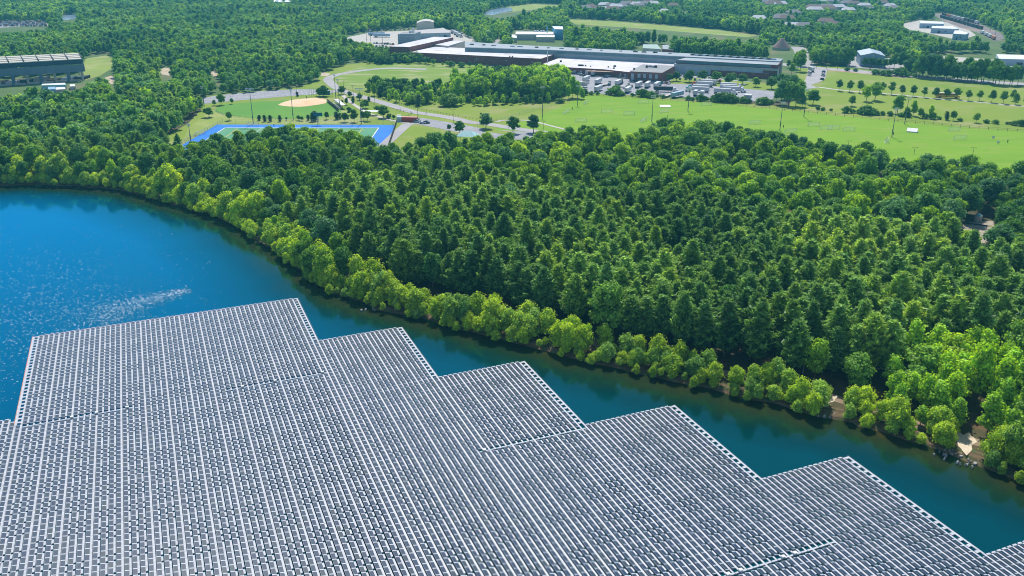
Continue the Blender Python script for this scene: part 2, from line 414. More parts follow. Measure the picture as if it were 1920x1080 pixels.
g2 = N.new('ShaderNodeMath'); g2.operation = 'MULTIPLY'; L.new(g1.outputs[0], g2.inputs[0]); L.new(gr.outputs[0], g2.inputs[1])
ga = N.new('ShaderNodeAttribute'); ga.attribute_name = 'gust'; gb = N.new('ShaderNodeAttribute'); gb.attribute_name = 'breeze'
fn = N.new('ShaderNodeTexNoise'); fn.inputs['Scale'].default_value = 0.22; fn.inputs['Detail'].default_value = 6; fn.inputs['Roughness'].default_value = 0.7
L.new(geo.outputs['Position'], fn.inputs['Vector'])
fm = N.new('ShaderNodeMapRange'); fm.inputs[1].default_value = 0.40; fm.inputs[2].default_value = 0.62; L.new(fn.outputs['Fac'], fm.inputs[0])
g3 = N.new('ShaderNodeMath'); g3.operation = 'MULTIPLY'; L.new(ga.outputs['Fac'], g3.inputs[0]); L.new(fm.outputs[0], g3.inputs[1])
g4 = N.new('ShaderNodeMath'); g4.operation = 'MULTIPLY'; L.new(gb.outputs['Fac'], g4.inputs[0]); g4.inputs[1].default_value = .15
g5 = N.new('ShaderNodeMath'); g5.operation = 'MAXIMUM'; L.new(g2.outputs[0], g5.inputs[0]); L.new(g4.outputs[0], g5.inputs[1]); g2 = g5
bs = N.new('ShaderNodeMapRange'); bs.inputs[3].default_value = 0.02; bs.inputs[4].default_value = 0.5; L.new(g2.outputs[0], bs.inputs[0])
sp = N.new('ShaderNodeTexNoise'); sp.inputs['Scale'].default_value = 3.2; sp.inputs['Detail'].default_value = 2
L.new(geo.outputs['Position'], sp.inputs['Vector'])
sb = N.new('ShaderNodeBump'); sb.inputs['Distance'].default_value = 0.35; sadd = N.new('ShaderNodeMath'); sadd.operation = 'MULTIPLY_ADD'; sadd.inputs[1].default_value = .7; sadd.use_clamp = True; L.new(g2.outputs[0], sadd.inputs[0]); L.new(g3.outputs[0], sadd.inputs[2]); L.new(sadd.outputs[0], sb.inputs['Strength']); L.new(sp.outputs['Fac'], sb.inputs['Height'])
bp = N.new('ShaderNodeBump'); L.new(sb.outputs[0], bp.inputs['Normal']); bp.inputs['Distance'].default_value = 0.4
L.new(bs.outputs[0], bp.inputs['Strength']); L.new(rp.outputs['Fac'], bp.inputs['Height']); L.new(bp.outputs[0], wg.inputs['Normal'])
rr = N.new('ShaderNodeMapRange'); rr.inputs[3].default_value = 0.03; rr.inputs[4].default_value = 0.10; L.new(g2.outputs[0], rr.inputs[0])
L.new(rr.outputs[0], wg.inputs['Roughness'])

# sun glints on the open water, painted as small matt white flecks
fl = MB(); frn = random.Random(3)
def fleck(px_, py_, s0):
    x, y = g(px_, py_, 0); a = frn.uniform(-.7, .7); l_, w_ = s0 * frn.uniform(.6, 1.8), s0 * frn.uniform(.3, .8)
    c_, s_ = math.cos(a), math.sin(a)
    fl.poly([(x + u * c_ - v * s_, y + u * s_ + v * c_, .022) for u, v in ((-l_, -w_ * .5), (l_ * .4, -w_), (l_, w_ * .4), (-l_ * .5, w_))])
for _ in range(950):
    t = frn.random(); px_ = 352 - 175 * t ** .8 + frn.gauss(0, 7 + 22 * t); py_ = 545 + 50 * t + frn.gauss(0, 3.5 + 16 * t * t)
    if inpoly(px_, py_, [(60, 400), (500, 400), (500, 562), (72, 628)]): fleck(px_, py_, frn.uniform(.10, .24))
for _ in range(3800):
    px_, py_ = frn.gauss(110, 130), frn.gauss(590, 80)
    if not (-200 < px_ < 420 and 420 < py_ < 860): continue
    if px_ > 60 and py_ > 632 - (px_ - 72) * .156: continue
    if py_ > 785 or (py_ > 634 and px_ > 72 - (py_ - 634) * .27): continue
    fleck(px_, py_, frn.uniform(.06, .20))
tag(fl.build('glint_flecks', mat('glint', (.72, .76, .78), (.6, .64, .66), 1, .6)), kind='stuff', label='painted sun glints as pale flecks on the open water beside the array', cat='foam flecks')

# ------------------------------------------------------------------ flat sheets of the park and the lots, each a little above the one below
def sheet(name, pts, level, m, ground=True, label=None):
    o = bpy.data.meshes.new(name)
    z = LZ + 0.03 * level
    P = pts if not ground else gl(pts)
    a = sum(P[i][0] * P[(i + 1) % len(P)][1] - P[(i + 1) % len(P)][0] * P[i][1] for i in range(len(P)))
    if a < 0: P = P[::-1]
    vo, eo, fo, _, _, _ = delaunay_2d_cdt([Vector(p) for p in P], [(i, (i + 1) % len(P)) for i in range(len(P))], [], 1, 1e-5)
    o.from_pydata([(v[0], v[1], z) for v in vo], [], [tuple(f) for f in fo]); o.materials.append(m)
    if o.polygons and o.polygons[0].normal.z < 0: o.flip_normals()
    return tag(link(name, o), kind='structure')
def ribbon(name, pts, w, level, m, ground=True):
    P = np.array(gl(pts) if ground else pts)
    # resample smoothly
    Q = []
    n = len(P)
    for i in range(n - 1):
        p0, p1, p2, p3 = P[max(i - 1, 0)], P[i], P[i + 1], P[min(i + 2, n - 1)]
        for t in np.linspace(0, 1, 7)[:-1]:
            Q.append(0.5 * ((2 * p1) + (-p0 + p2) * t + (2 * p0 - 5 * p1 + 4 * p2 - p3) * t * t + (-p0 + 3 * p1 - 3 * p2 + p3) * t ** 3))
    Q.append(P[-1]); Q = np.array(Q)
    d = np.gradient(Q, axis=0); d /= np.maximum(np.hypot(d[:, 0], d[:, 1]), 1e-6)[:, None]
    nr = np.stack([-d[:, 1], d[:, 0]], 1)
    z = LZ + 0.03 * level
    mb_ = MB()
    A = Q + nr * w / 2; B = Q - nr * w / 2
    for i in range(len(Q) - 1):
        mb_.poly([(B[i, 0], B[i, 1], z), (B[i + 1, 0], B[i + 1, 1], z), (A[i + 1, 0], A[i + 1, 1], z), (A[i, 0], A[i, 1], z)])
    tag(mb_.build(name, m), kind='structure')
    return Q
PARK = [(322, 192), (430, 174), (560, 164), (598, 150), (588, 138), (640, 122), (700, 116), (800, 116), (900, 122), (1000, 136), (1060, 160),
        (1100, 172), (1480, 200), (1490, 150), (1500, 118), (1560, 124), (1700, 140), (1800, 155), (1960, 165), (2300, 185), (2300, 330),
        (1920, 330), (1500, 300), (1200, 262), (800, 290), (330, 300), (300, 262), (352, 232), (378, 205)]
sheet('undergrowth', [(-2200, 640), (2400, 640), (2400, 3000), (-2200, 3000)], .4, mat('undergrowth_green', (0.07, 0.14, 0.03), (0.11, 0.17, 0.045), .02, .95, c3=(.20, .17, .09), scale3=.03), False)
sheet('park_grass', PARK, 1, M_GRASS)
sheet('playing_field', [(925, 243), (1000, 222), (1060, 196), (1100, 177.5), (1200, 184), (1300, 191), (1400, 199.5), (1500, 209), (1600, 219), (1700, 229),
       (1800, 238), (1920, 247), (2250, 275), (2250, 345), (1920, 335), (1600, 320), (1400, 290), (1200, 270), (1050, 262), (960, 252)], 2, M_FIELD)
sheet('meadow', [(690, 122), (780, 118), (880, 126), (975, 143), (1000, 152), (1020, 160), (880, 166), (760, 165), (690, 160), (655, 165), (628, 152), (640, 136)], 2,
      mat('meadow_grass', (0.17, 0.28, 0.02), (0.21, 0.31, 0.04), 0.015, 0.95, c3=(0.40, 0.38, 0.20), scale3=0.03, stretch=(1, 2.5, 1), detail=7))
sheet('lawn', [(530, 197), (560, 205), (655, 208), (690, 232), (560, 234), (430, 231), (345, 262), (352, 240), (400, 205)], 2, M_LAWN)
sheet('outfield', [(404, 203), (420, 196), (480, 191), (521, 189), (600, 184), (618, 190), (640, 209), (640, 214), (600, 220), (540, 223), (480, 222), (430, 217), (404, 210)], 3, M_OUTFIELD)
sheet('infield', [(521, 197), (528, 193), (535, 190.6), (545, 188), (560, 186), (575, 184.6), (589, 183.7), (605, 184.5), (612, 188), (612, 193.5), (600, 196), (589, 197.6), (575, 199.6), (560, 200.4), (545, 200), (533, 199)], 4, M_DIRT)
# blue turf ground with green hockey pitch
bx0, bx1, by1, by0 = g(407, 234)[0], g(741.5, 234)[0], g(560, 234.4)[1], g(345, 266)[1] - 25
sheet('running_surface', [(bx0 - 3, by0 - 12), (bx1 + 2, by0 - 12), (bx1, by1), (bx0, by1 + 1)], 3, M_BLUE, False)
px0, px1, pyy1, pyy0 = g(419.4, 239.5)[0], g(710, 240)[0], g(560, 239.8)[1], by0 - 8
sheet('pitch', [(px0 - 1, pyy0), (px1, pyy0), (px1, pyy1), (px0 + 1, pyy1)], 4, M_GTURF, False)
ln = MB(); zz = LZ + 0.15
def hline(m, x0, y0, x1, y1, w, z=zz):
    a = math.atan2(y1 - y0, x1 - x0); nx_, ny_ = -math.sin(a) * w / 2, math.cos(a) * w / 2
    m.poly([(x0 - nx_, y0 - ny_, z), (x1 - nx_, y1 - ny_, z), (x1 + nx_, y1 + ny_, z), (x0 + nx_, y0 + ny_, z)])
hline(ln, px0, pyy0, px0 + 1, pyy1, 0.55); hline(ln, px1, pyy0, px1, pyy1, 0.55); hline(ln, px0 + 1.6, pyy1, px1 - 0.6, pyy1 - 0.5, 0.7)
for t in (0.25, 0.5, 0.75):
    xx = px0 + (px1 - px0) * t; hline(ln, xx, pyy0, xx, pyy1 - 1, 0.22)
tag(ln.build('pitch_lines', M_LINE), kind='structure')
ln = MB()
for t in (0.1, 0.34, 0.62, 0.9):
    xx = px0 + (px1 - px0) * t; hline(ln, xx, pyy0, xx, pyy1 - 3, 0.5, LZ + 0.18)
hline(ln, px0 + 8, pyy1 - 8, px1 - 8, pyy1 - 8, 0.5, LZ + 0.18)
tag(ln.build('hockey_lines', M_YLINE), kind='structure')
# ball field parking lot with stall lines
P2 = [(330, 190), (430, 176.5), (500, 170), (560, 167.5), (600, 168), (628, 170), (622, 175), (560, 179), (500, 184), (430, 190), (345, 199)]
sheet('parking_lot', P2, 3, M_ASPH)
ln = MB()
A_, B_ = g(440, 181), g(610, 172.5)
dx, dy = B_[0] - A_[0], B_[1] - A_[1]; LL = math.hypot(dx, dy); ux, uy = dx / LL, dy / LL
for r in range(4):
    for k in range(int(LL / 2.9)):
        x = A_[0] + ux * k * 2.9 - uy * (r * 13 - 20); y = A_[1] + uy * k * 2.9 + ux * (r * 13 - 20)
        if inpoly(x, y, gl(P2)) and inpoly(x - uy * 5, y + ux * 5, gl(P2)): hline(ln, x, y, x - uy * 5, y + ux * 5, 0.18, LZ + 0.13)
tag(ln.build('stall_lines', M_LINE), kind='structure')
ribbon('park_drive', [(800, 130), (735, 128), (690, 131), (655, 136), (630, 141), (615, 148), (621, 157), (634, 166), (655, 175), (688, 184), (735, 198), (775, 210), (808, 215), (850, 222),
       (880, 229), (915, 233), (949, 238.5), (985, 244), (1023, 249), (1070, 262)], 8.0, 4, M_ROAD)
ribbon('park_drive_spur', [(620, 172), (634, 171), (645, 172)], 10, 3.5, M_ROAD)
ribbon('foot_path', [(642, 178), (655, 190), (668, 199), (690, 212), (720, 222), (745, 228), (770, 232)], 3.0, 5, M_CONC)
ribbon('field_path', [(930, 229), (942, 226), (960, 225.5), (990, 226), (1010, 230), (1040, 238), (1065, 244)], 2.6, 4.5, M_CONC)
sheet('gravel_apron', [(745, 240), (755, 232), (780, 231), (770, 236), (742, 262), (700, 300), (690, 290)], 3.2, M_ROAD)
sheet('parking_lot', [(777, 222.5), (790, 221), (850, 231), (905, 241), (965, 246), (1022, 250), (1050, 262), (960, 262), (905, 258), (833, 243), (788, 234), (771, 231)], 3.6, M_ASPH)
sheet('kerb_island', [(905, 243.5), (915, 241), (960, 247.5), (955, 253), (905, 247)], 4.4, M_GRASS)
# tracks, paths and roads on the right
ribbon('park_path', [(1508, 168), (1530, 163.5), (1560, 167), (1600, 171.5), (1650, 175), (1700, 179.5), (1760, 185.5), (1820, 190.5), (1880, 196), (1920, 199.5), (2100, 215)], 3.6, 3, M_CONC)
sheet('access_road', [(1515, 128), (1552, 130), (1549, 140), (1547, 148), (1541, 152.5), (1527, 157), (1521, 160.5), (1534, 164), (1510, 168), (1490, 167), (1488, 160), (1505, 157), (1511, 147), (1514, 136)], 4, M_ROAD)
ribbon('cross_road', [(1440, 118), (1480, 122), (1530, 127.5), (1600, 133), (1660, 138.5), (1720, 144), (1800, 150), (1920, 158), (2200, 175)], 15, 3, M_ROAD)
ribbon('verge', [(1552, 131.5), (1600, 136), (1645, 140.5), (1700, 146)], 5, 3.3, mat('bare_verge', (0.42, 0.26, 0.17), (0.5, 0.36, 0.25), 0.1, 0.95))
ribbon('side_road', [(1515, 128), (1508, 112), (1503, 97), (1496, 88)], 15, 3.4, M_ROAD)
sheet('barn_lot', [(1585, 105), (1700, 110), (1697, 133), (1588, 126)], 2.5, M_ROAD)
sheet('truck_yard', [(1055, 118), (1180, 130), (1265, 138), (1450, 158), (1470, 170), (1440, 192), (1411, 190), (1340, 184), (1250, 181), (1170, 178), (1090, 174), (1040, 155), (1020, 130)], 2.8, M_ASPH)
sheet('factory_yard', [(660, 95), (650, 70), (700, 60), (860, 55), (905, 85), (1000, 98), (1450, 128), (1470, 145), (1300, 140), (1060, 128), (860, 118), (740, 104)], 2.2, M_CONC)
sheet('yard_green', [(1250, 157), (1300, 158.5), (1380, 165), (1450, 171), (1470, 171), (1460, 158), (1300, 146), (1262, 147)], 4, M_GRASS)
ribbon('lane', [(932, 92), (926, 84), (930, 78), (938, 74)], 7, 2.4, M_ROAD)
sheet('sand_patch', [(196, 146), (208, 142), (222, 147), (220, 154), (208, 158)], 2, M_SAND)
sheet('sand_patch', [(298, 132), (308, 127), (322, 128), (328, 136), (318, 142), (304, 140)], 2, M_SAND)
sheet('sand_patch', [(392, 136), (402, 132), (412, 140), (404, 146)], 2, M_SAND)
sheet('sand_patch', [(590, 139), (602, 135), (620, 138), (614, 143), (598, 142)], 2, M_SAND)
sheet('shed_lawn', [(160, 110), (200, 104), (216, 112), (210, 128), (188, 142), (160, 150), (155, 130)], 1.5, M_LAWN)
sheet('far_meadow', [(1060, 36), (1150, 40), (1260, 49), (1360, 58), (1420, 67), (1400, 70), (1280, 60), (1180, 52), (1080, 46)], 1.5, M_LAWN)
sheet('far_meadow', [(948, 12), (1000, 8), (1060, 10), (1010, 17), (962, 22)], 1.4, M_LAWN)
sheet('far_water', [(905, 28), (915, 20), (935, 15), (958, 14), (962, 19), (945, 23), (925, 28)], 2, mat('far_pond_water', (0.22, 0.30, 0.42), (0.28, 0.36, 0.48), 0.01, 0.2))
sheet('far_water', [(114, 38), (118, 29), (130, 27), (146, 28), (142, 34), (128, 37)], 2, MATS['far_pond_water'])
sheet('far_lot', [(-60, 41), (0, 40), (60, 40), (92, 43), (88, 49), (40, 50), (0, 52), (-60, 54)], 2, M_ROAD)
sheet('rail_yard', [(1748, 26), (1770, 25), (1830, 42), (1876, 62), (1884, 72), (1866, 78), (1835, 62), (1800, 52), (1770, 40)], 2, mat('rail_ballast', (0.26, 0.22, 0.21), (0.20, 0.17, 0.17), 0.05, 0.95, c3=(0.40, 0.27, 0.18), scale3=0.02))
sheet('works_yard', [(1690, 45), (1725, 38), (1800, 44), (1830, 66), (1800, 76), (1740, 62), (1700, 55)], 1.8, M_CONC)
sheet('works_yard', [(1722, 104), (1780, 106), (1870, 112), (1960, 122), (1960, 136), (1880, 128), (1780, 116), (1730, 112)], 1.8, M_CONC)
sheet('clearing', [(1796, 427), (1820, 416), (1860, 414), (1878, 424), (1860, 438), (1852, 456), (1840, 456), (1832, 442), (1810, 436)], 1.5, mat('clearing_soil', (.36, .30, .23), (.46, .39, .31), .2, .95, c3=(.2, .2, .08), scale3=.25))
def patch(name, px_, py_, r1, r2, rot, m):
    cx_, cy_ = g(px_, py_); P = []
    for k in range(22):
        a = 2 * math.pi * k / 22; q = 1 + .22 * math.sin(3 * a + px_) + .14 * math.sin(7 * a + py_) + random.uniform(-.08, .08)
        u, v = r1 * q * math.cos(a), r2 * q * math.sin(a)
        P.append((cx_ + u * math.cos(rot) - v * math.sin(rot), cy_ + u * math.sin(rot) + v * math.cos(rot)))
    sheet(name, P, 1.5, m, False)
M_BSAND = mat('beach_sand', (.62, .50, .36), (.72, .60, .45), .5, .95)
patch('sandy_landing', 1808, 828, 5.0, 2.2, 1.2, M_BSAND)
patch('sandy_landing', 1549, 752, 4.0, 1.6, .8, M_BSAND)
ribbon('bank_trail', [(620, 500), (700, 545), (800, 566), (900, 588), (1000, 615), (1100, 640), (1200, 664), (1300, 690), (1400, 706), (1500, 728), (1560, 745), (1700, 790), (1800, 820), (1900, 850)], 3.5, 1.2,
       mat('trail_soil', (0.24, 0.17, 0.11), (0.32, 0.24, 0.16), 0.3, 0.95))
rk = MB()
for (cx_, cy_, n_) in ((1545, 776, 16), (1778, 852, 14), (1815, 868, 10), (700, 578, 8)):
    for _ in range(n_):
        x, y = g(cx_ + random.gauss(0, 14), cy_ + random.gauss(0, 4), 0.2)
        s_ = random.uniform(0.15, 0.5)
        k = len(rk.v)
        rk.prism([(x + math.cos(a) * s_ * random.uniform(.7, 1.2), y + math.sin(a) * s_ * random.uniform(.6, 1.1)) for a in (0, 1.2, 2.3, 3.5, 4.8)], 0.0, [random.uniform(.35, .8) for _ in range(5)])
tag(rk.build('bank_rocks', mat('pale_rock', (0.42, 0.40, 0.38), (0.30, 0.28, 0.26), 1.0, 0.9)), kind='stuff', label='pale stones scattered along the water edge below the bank', cat='rocks')
# ------------------------------------------------------------------ the floating solar array
HD = 0.396156; PA, PD = 1.4298, 2.0
O_ = (-0.36151 * 112.4651 * 1.0012, 2.45454 * 112.4651 * 1.0012)     # array frame origin before rotation
cH, sH = math.cos(HD), math.sin(HD)
AX0 = O_[0] * cH - O_[1] * sH; AY0 = O_[0] * sH + O_[1] * cH
def A2(u, v, z=0.0):                    # column coordinate (m), row coordinate (m, negative towards the camera), in the array's own frame
    return (u, v, z)
array = empty('solar_array', (AX0, AY0, 0), HD, 'huge staircase edged floating solar array of grey blue panels on white pontoons', 'solar array')
def top_row(c):
    if c < -14: return -26
    if c < 0: return -26 if c < -1 else -27
    if c < 55: return 0
    if c < 73: return -18
    if c < 91: return -36
    if c < 109: return -55
    if c < 126: return -73
    if c < 143: return -92
    return -110
CMIN, CMAX, RMIN = -34, 156, -124
ladder = {0: (0, -28), 54: (0, -18), 72: (-18, -36), 90: (-36, -55), 108: (-55, -73), 125: (-73, -92), 142: (-92, -110)}
walk = [(-28, 1, 18), (-28, 35, 53), (-55, 71, 90), (-84, 88, 108), (-84, 0, 16)]
def is_walk(c, r): return any(r == w[0] and w[1] <= c <= w[2] for w in walk)
holes = {}
rnd = random.Random(5)
for grp in range(-10, 42):
    pat = {}; r = -3
    while r > RMIN:
        n = rnd.choice((2, 3, 3, 3)); 
        for k in range(n): pat[r - k] = 1
        r -= n + rnd.choice((1, 1, 1, 2, 4))
    holes[grp] = pat
PV, PF = [], []; FV, FF = [], []; SV, SF = [], []
def q_box(V, F, x0, x1, y0, y1, z0, z1, zl=None):
    """box without a bottom; zl = height of the left edge if the top is tilted"""
    n = len(V); zl = z1 if zl is None else zl
    V += [(x0, y0, z0), (x1, y0, z0), (x1, y1, z0), (x0, y1, z0), (x0, y0, zl), (x1, y0, z1), (x1, y1, z1), (x0, y1, zl)]
    F += [(n + 4, n + 5, n + 6, n + 7), (n, n + 1, n + 5, n + 4), (n + 1, n + 2, n + 6, n + 5), (n + 2, n + 3, n + 7, n + 6), (n + 3, n, n + 4, n + 7)]
cells = []
sag = lambda u, v: 0.0
for c in range(CMIN, CMAX):
    tr = top_row(c); u = c * PA; grp = (c - 1) // 4
    lad = ladder.get(c)
    # the walkway strip of this column, broken where a float is left out
    ytop = tr * PD
    solid = ((c - 1) % 4 == 3) or c in ladder or (c + 1) in ladder
    r = tr
    while r > RMIN:
        y1 = r * PD; y0 = y1 - PD
        h = (not solid) and (r - tr) < -2 and holes[grp].get(r, 0) and top_row(c + 1) >= r
        if h:
            q_box(SV, SF, u + 0.985, u + PA - 0.08, y0 + 0.62, y1 - 0.0, -0.1, 0.22)
        else:
            q_box(SV, SF, u + 0.985, u + PA - (0.03 if solid else 0.08), y0 + 0.006, y1 - 0.0, -0.1, 0.24 + rnd.uniform(-.01, .01))
        # main float under the panels: a low ledge left and right, seams show white
        in_lad = lad and r > lad[1] and r <= lad[0]
        if in_lad:
            q_box(FV, FF, u - 0.02, u + 0.16, y0, y1, -0.1, 0.28) if c == 0 else None
            q_box(FV, FF, u + 0.1, u + 1.0, y1 - 0.74, y1 - 0.04, -0.1, 0.26)
        elif is_walk(c, r):
            q_box(FV, FF, u + 0.0, u + 1.0, y0 + 0.55, y1 - 1.05, -0.1, 0.28)
        else:
            q_box(FV, FF, u + 0.24, u + 0.97, y0 + 0.0, y1 - 0.0, -0.1, 0.17)
            if r == tr: q_box(FV, FF, u + 0.02, u + 1.0, y1 - 0.02, y1 + 0.42, -0.1, 0.30)
            cells.append((c, r))
        r -= 1
# the first strip along the left edge of the top block
for r in range(0, -28, -1): q_box(SV, SF, -0.42, -0.02, r * PD - PD + 0.02, r * PD - 0.01, -0.1, 0.30)
for r in range(-26, -70, -1):
    pass
M_FLOAT = mat('white_float', (0.53, 0.55, 0.60), (0.45, 0.47, 0.53), 0.35, 0.55, c3=(0.46, 0.47, 0.44), scale3=3.0, spec=0.35, fine=0.15)
M_FLOAT2 = mat('grey_float', (0.50, 0.52, 0.56), (0.42, 0.44, 0.48), 0.35, 0.6, spec=0.3)
link('walkway', np_mesh('walkway', np.array(SV), np.array(SF), M_FLOAT), array)
link('float_deck', np_mesh('float_deck', np.array(FV), np.array(FF), M_FLOAT2), array)
# panel glass: cells with a thin pale frame, tone varies a little from panel to panel
M_PV, nt, b = new_mat('solar_glass'); N = nt.nodes; L = nt.links
geo = N.new('ShaderNodeNewGeometry')
rp_ = N.new('ShaderNodeValToRGB'); e = rp_.color_ramp.elements
e[0].color = (0.016, 0.036, 0.078, 1); e[1].color = (0.030, 0.052, 0.070, 1)
x = e.new(0.55); x.color = (0.020, 0.046, 0.085, 1); x = e.new(0.8); x.color = (0.030, 0.052, 0.072, 1)
att = N.new('ShaderNodeAttribute'); att.attribute_name = 'tone'
L.new(att.outputs['Fac'], rp_.inputs['Fac']); L.new(rp_.outputs[0], b.inputs['Base Color'])
b.inputs['Roughness'].default_value = 0.28; b.inputs['Specular IOR Level'].default_value = 0.45
M_FRAME = mat('panel_frame', (0.58, 0.60, 0.64), (0.50, 0.53, 0.57), 1.0, 0.5, 0.0, spec=0.4)
def panel_at(V, F, MI, x0, y0, dz=0.0, tilt=0.0):
    # outline box (frame) and the glass set 4 mm proud of it
    xa, xb = x0 + 0.13, x0 + 0.972; ya, yb = y0 + 0.01, y0 + 1.99
    zl, zr = 0.46 + dz, 0.27 + dz
    n = len(V)
    V += [(xa, ya, zl - 0.04), (xb, ya, zr - 0.04), (xb, yb, zr - 0.04), (xa, yb, zl - 0.04), (xa, ya, zl), (xb, ya, zr), (xb, yb, zr), (xa, yb, zl)]
    F += [(n + 4, n + 5, n + 6, n + 7), (n, n + 1, n + 5, n + 4), (n + 1, n + 2, n + 6, n + 5), (n + 2, n + 3, n + 7, n + 6), (n + 3, n, n + 4, n + 7), (n + 3, n + 2, n + 1, n)]
    MI += [1, 1, 1, 1, 1, 1]
    k = (zl - zr) / (xb - xa); e_, f_ = 0.02, 0.11
    n = len(V)
    V += [(xa + e_, ya + f_, zl - k * e_ + .004), (xb - e_, ya + f_, zr + k * e_ + .004), (xb - e_, yb - f_, zr + k * e_ + .004), (xa + e_, yb - f_, zl - k * e_ + .004)]
    F.append((n, n + 1, n + 2, n + 3)); MI.append(0)
def cam_d2(c, r):
    u, v = c * PA, r * PD
    return (AX0 + u * cH - v * sH) ** 2 + (AY0 + u * sH + v * cH) ** 2
vis = []
for (c, r) in cells:
    u, v = c * PA + .5, r * PD - 1
    wx, wy = AX0 + u * cH - v * sH, AY0 + u * sH + v * cH
    p = pix(wx, wy, 0.4) if wy * cP + 112 * sP > 1 else (-9999, 0)
    if 4 < p[0] < 1916 and 4 < p[1] < 1076: vis.append((cam_d2(c, r), c, r))
vis.sort(); near = set((c, r) for _, c, r in vis[:100])
V, F, MI, T = [], [], [], []
for (c, r) in cells:
    if (c, r) in near: continue
    panel_at(V, F, MI, c * PA, r * PD - PD, rnd.uniform(-.008, .008)); t = min(1, max(0, rnd.gauss(0.42, 0.26)))
    T += [t] * 12
me = np_mesh('solar_panels', np.array(V), np.array(F), [M_PV, M_FRAME], midx=MI)
at = me.attributes.new('tone', 'FLOAT', 'POINT'); at.data.foreach_set('value', np.array(T, np.float32))
tag(link('solar_panel', me, array), kind='stuff')
pvar = []
for i in range(5):
    V, F, MI = [], [], []
    panel_at(V, F, MI, 0, 0)
    me = np_mesh('solar_panel_mesh', np.array(V), np.array(F), [M_PV, M_FRAME], midx=MI)
    at = me.attributes.new('tone', 'FLOAT', 'POINT'); at.data.foreach_set('value', np.full(len(V), 0.1 + 0.2 * i, np.float32))
    pvar.append(me)
for c, r in sorted(near):
    link('solar_panel', rnd.choice(pvar), array, (c * PA, r * PD - PD, rnd.uniform(-.005, .005)))
# combiner boxes on the service walkways
cb = MB(); cb.box(0, 0, 0.24, 0.7, 0.6, 0.4); cb.box(0, -0.05, 0.47, 0.8, 0.7, 0.05)
cbm = cb.mesh('combiner_box', M_WHITE)
for (c, r) in ((17, -28), (12, -28), (37, -28), (43, -28), (52, -28), (71, -55), (99, -84), (101, -84), (92, -84), (90, -84), (8, -28)):
    link('combiner_box', cbm, array, (c * PA + 1.2, r * PD - 1.2, 0.3))
pipe = MB(); pipe.bar((-0.5, 0.2, 0.32), (-0.5, -27.6 * PD, 0.32), 0.07); 
for r in range(0, -28, -2): pipe.box(-0.44, r * PD - 0.6, 0.31, 0.12, 0.5, 0.05)
pipe.build('edge_pipe', M_ORANGE, array)
for c0, (ra, rb) in ladder.items():
    if c0 == 0: continue
    u = (c0 + 1) * PA + 0.25
    rope = MB(); rope.bar((u, ra * PD + 0.5, 0.08), (u - 0.05, rb * PD + 0.6, 0.08), 0.03, 5); rope.build('mooring_line', M_STEEL, array)

# ------------------------------------------------------------------ tree shapes
def quads(C, Nrm, S, asp=1.0, rg=rng, up=None):
    """small leaf-clump quads: centre, normal, size; asp = length/width; up = direction of the long side"""
    n = len(C)
    Nrm = Nrm / np.maximum(np.linalg.norm(Nrm, axis=1), 1e-6)[:, None]
    t = rg.normal(size=(n, 3)) if up is None else up
    u = t - (t * Nrm).sum(1)[:, None] * Nrm; u /= np.maximum(np.linalg.norm(u, axis=1), 1e-6)[:, None]
    w = np.cross(Nrm, u)
    a = (S * asp / 2)[:, None] * u; b_ = (S / 2)[:, None] * w
    # lightly folded and uneven so that a clump is not a square card
    j = lambda: 1 + rg.uniform(-.35, .35, (n, 1))
    V = np.stack([C - a * j() - b_ * j() * .6, C + a * j() * .5 - b_ * j(), C + a * j() + b_ * j() * .6, C - a * j() * .5 + b_ * j()], 1).reshape(-1, 3)
    F = np.arange(n * 4).reshape(n, 4)
    return V, F
def ico(sub=1):
    import bmesh
    bm = bmesh.new(); bmesh.ops.create_icosphere(bm, subdivisions=sub, radius=1.0)
    V = np.array([v.co[:] for v in bm.verts]); F = np.array([[v.index for v in f.verts] for f in bm.faces]); bm.free()
    return V, F
ICO1 = ico(1); ICO2 = ico(2)
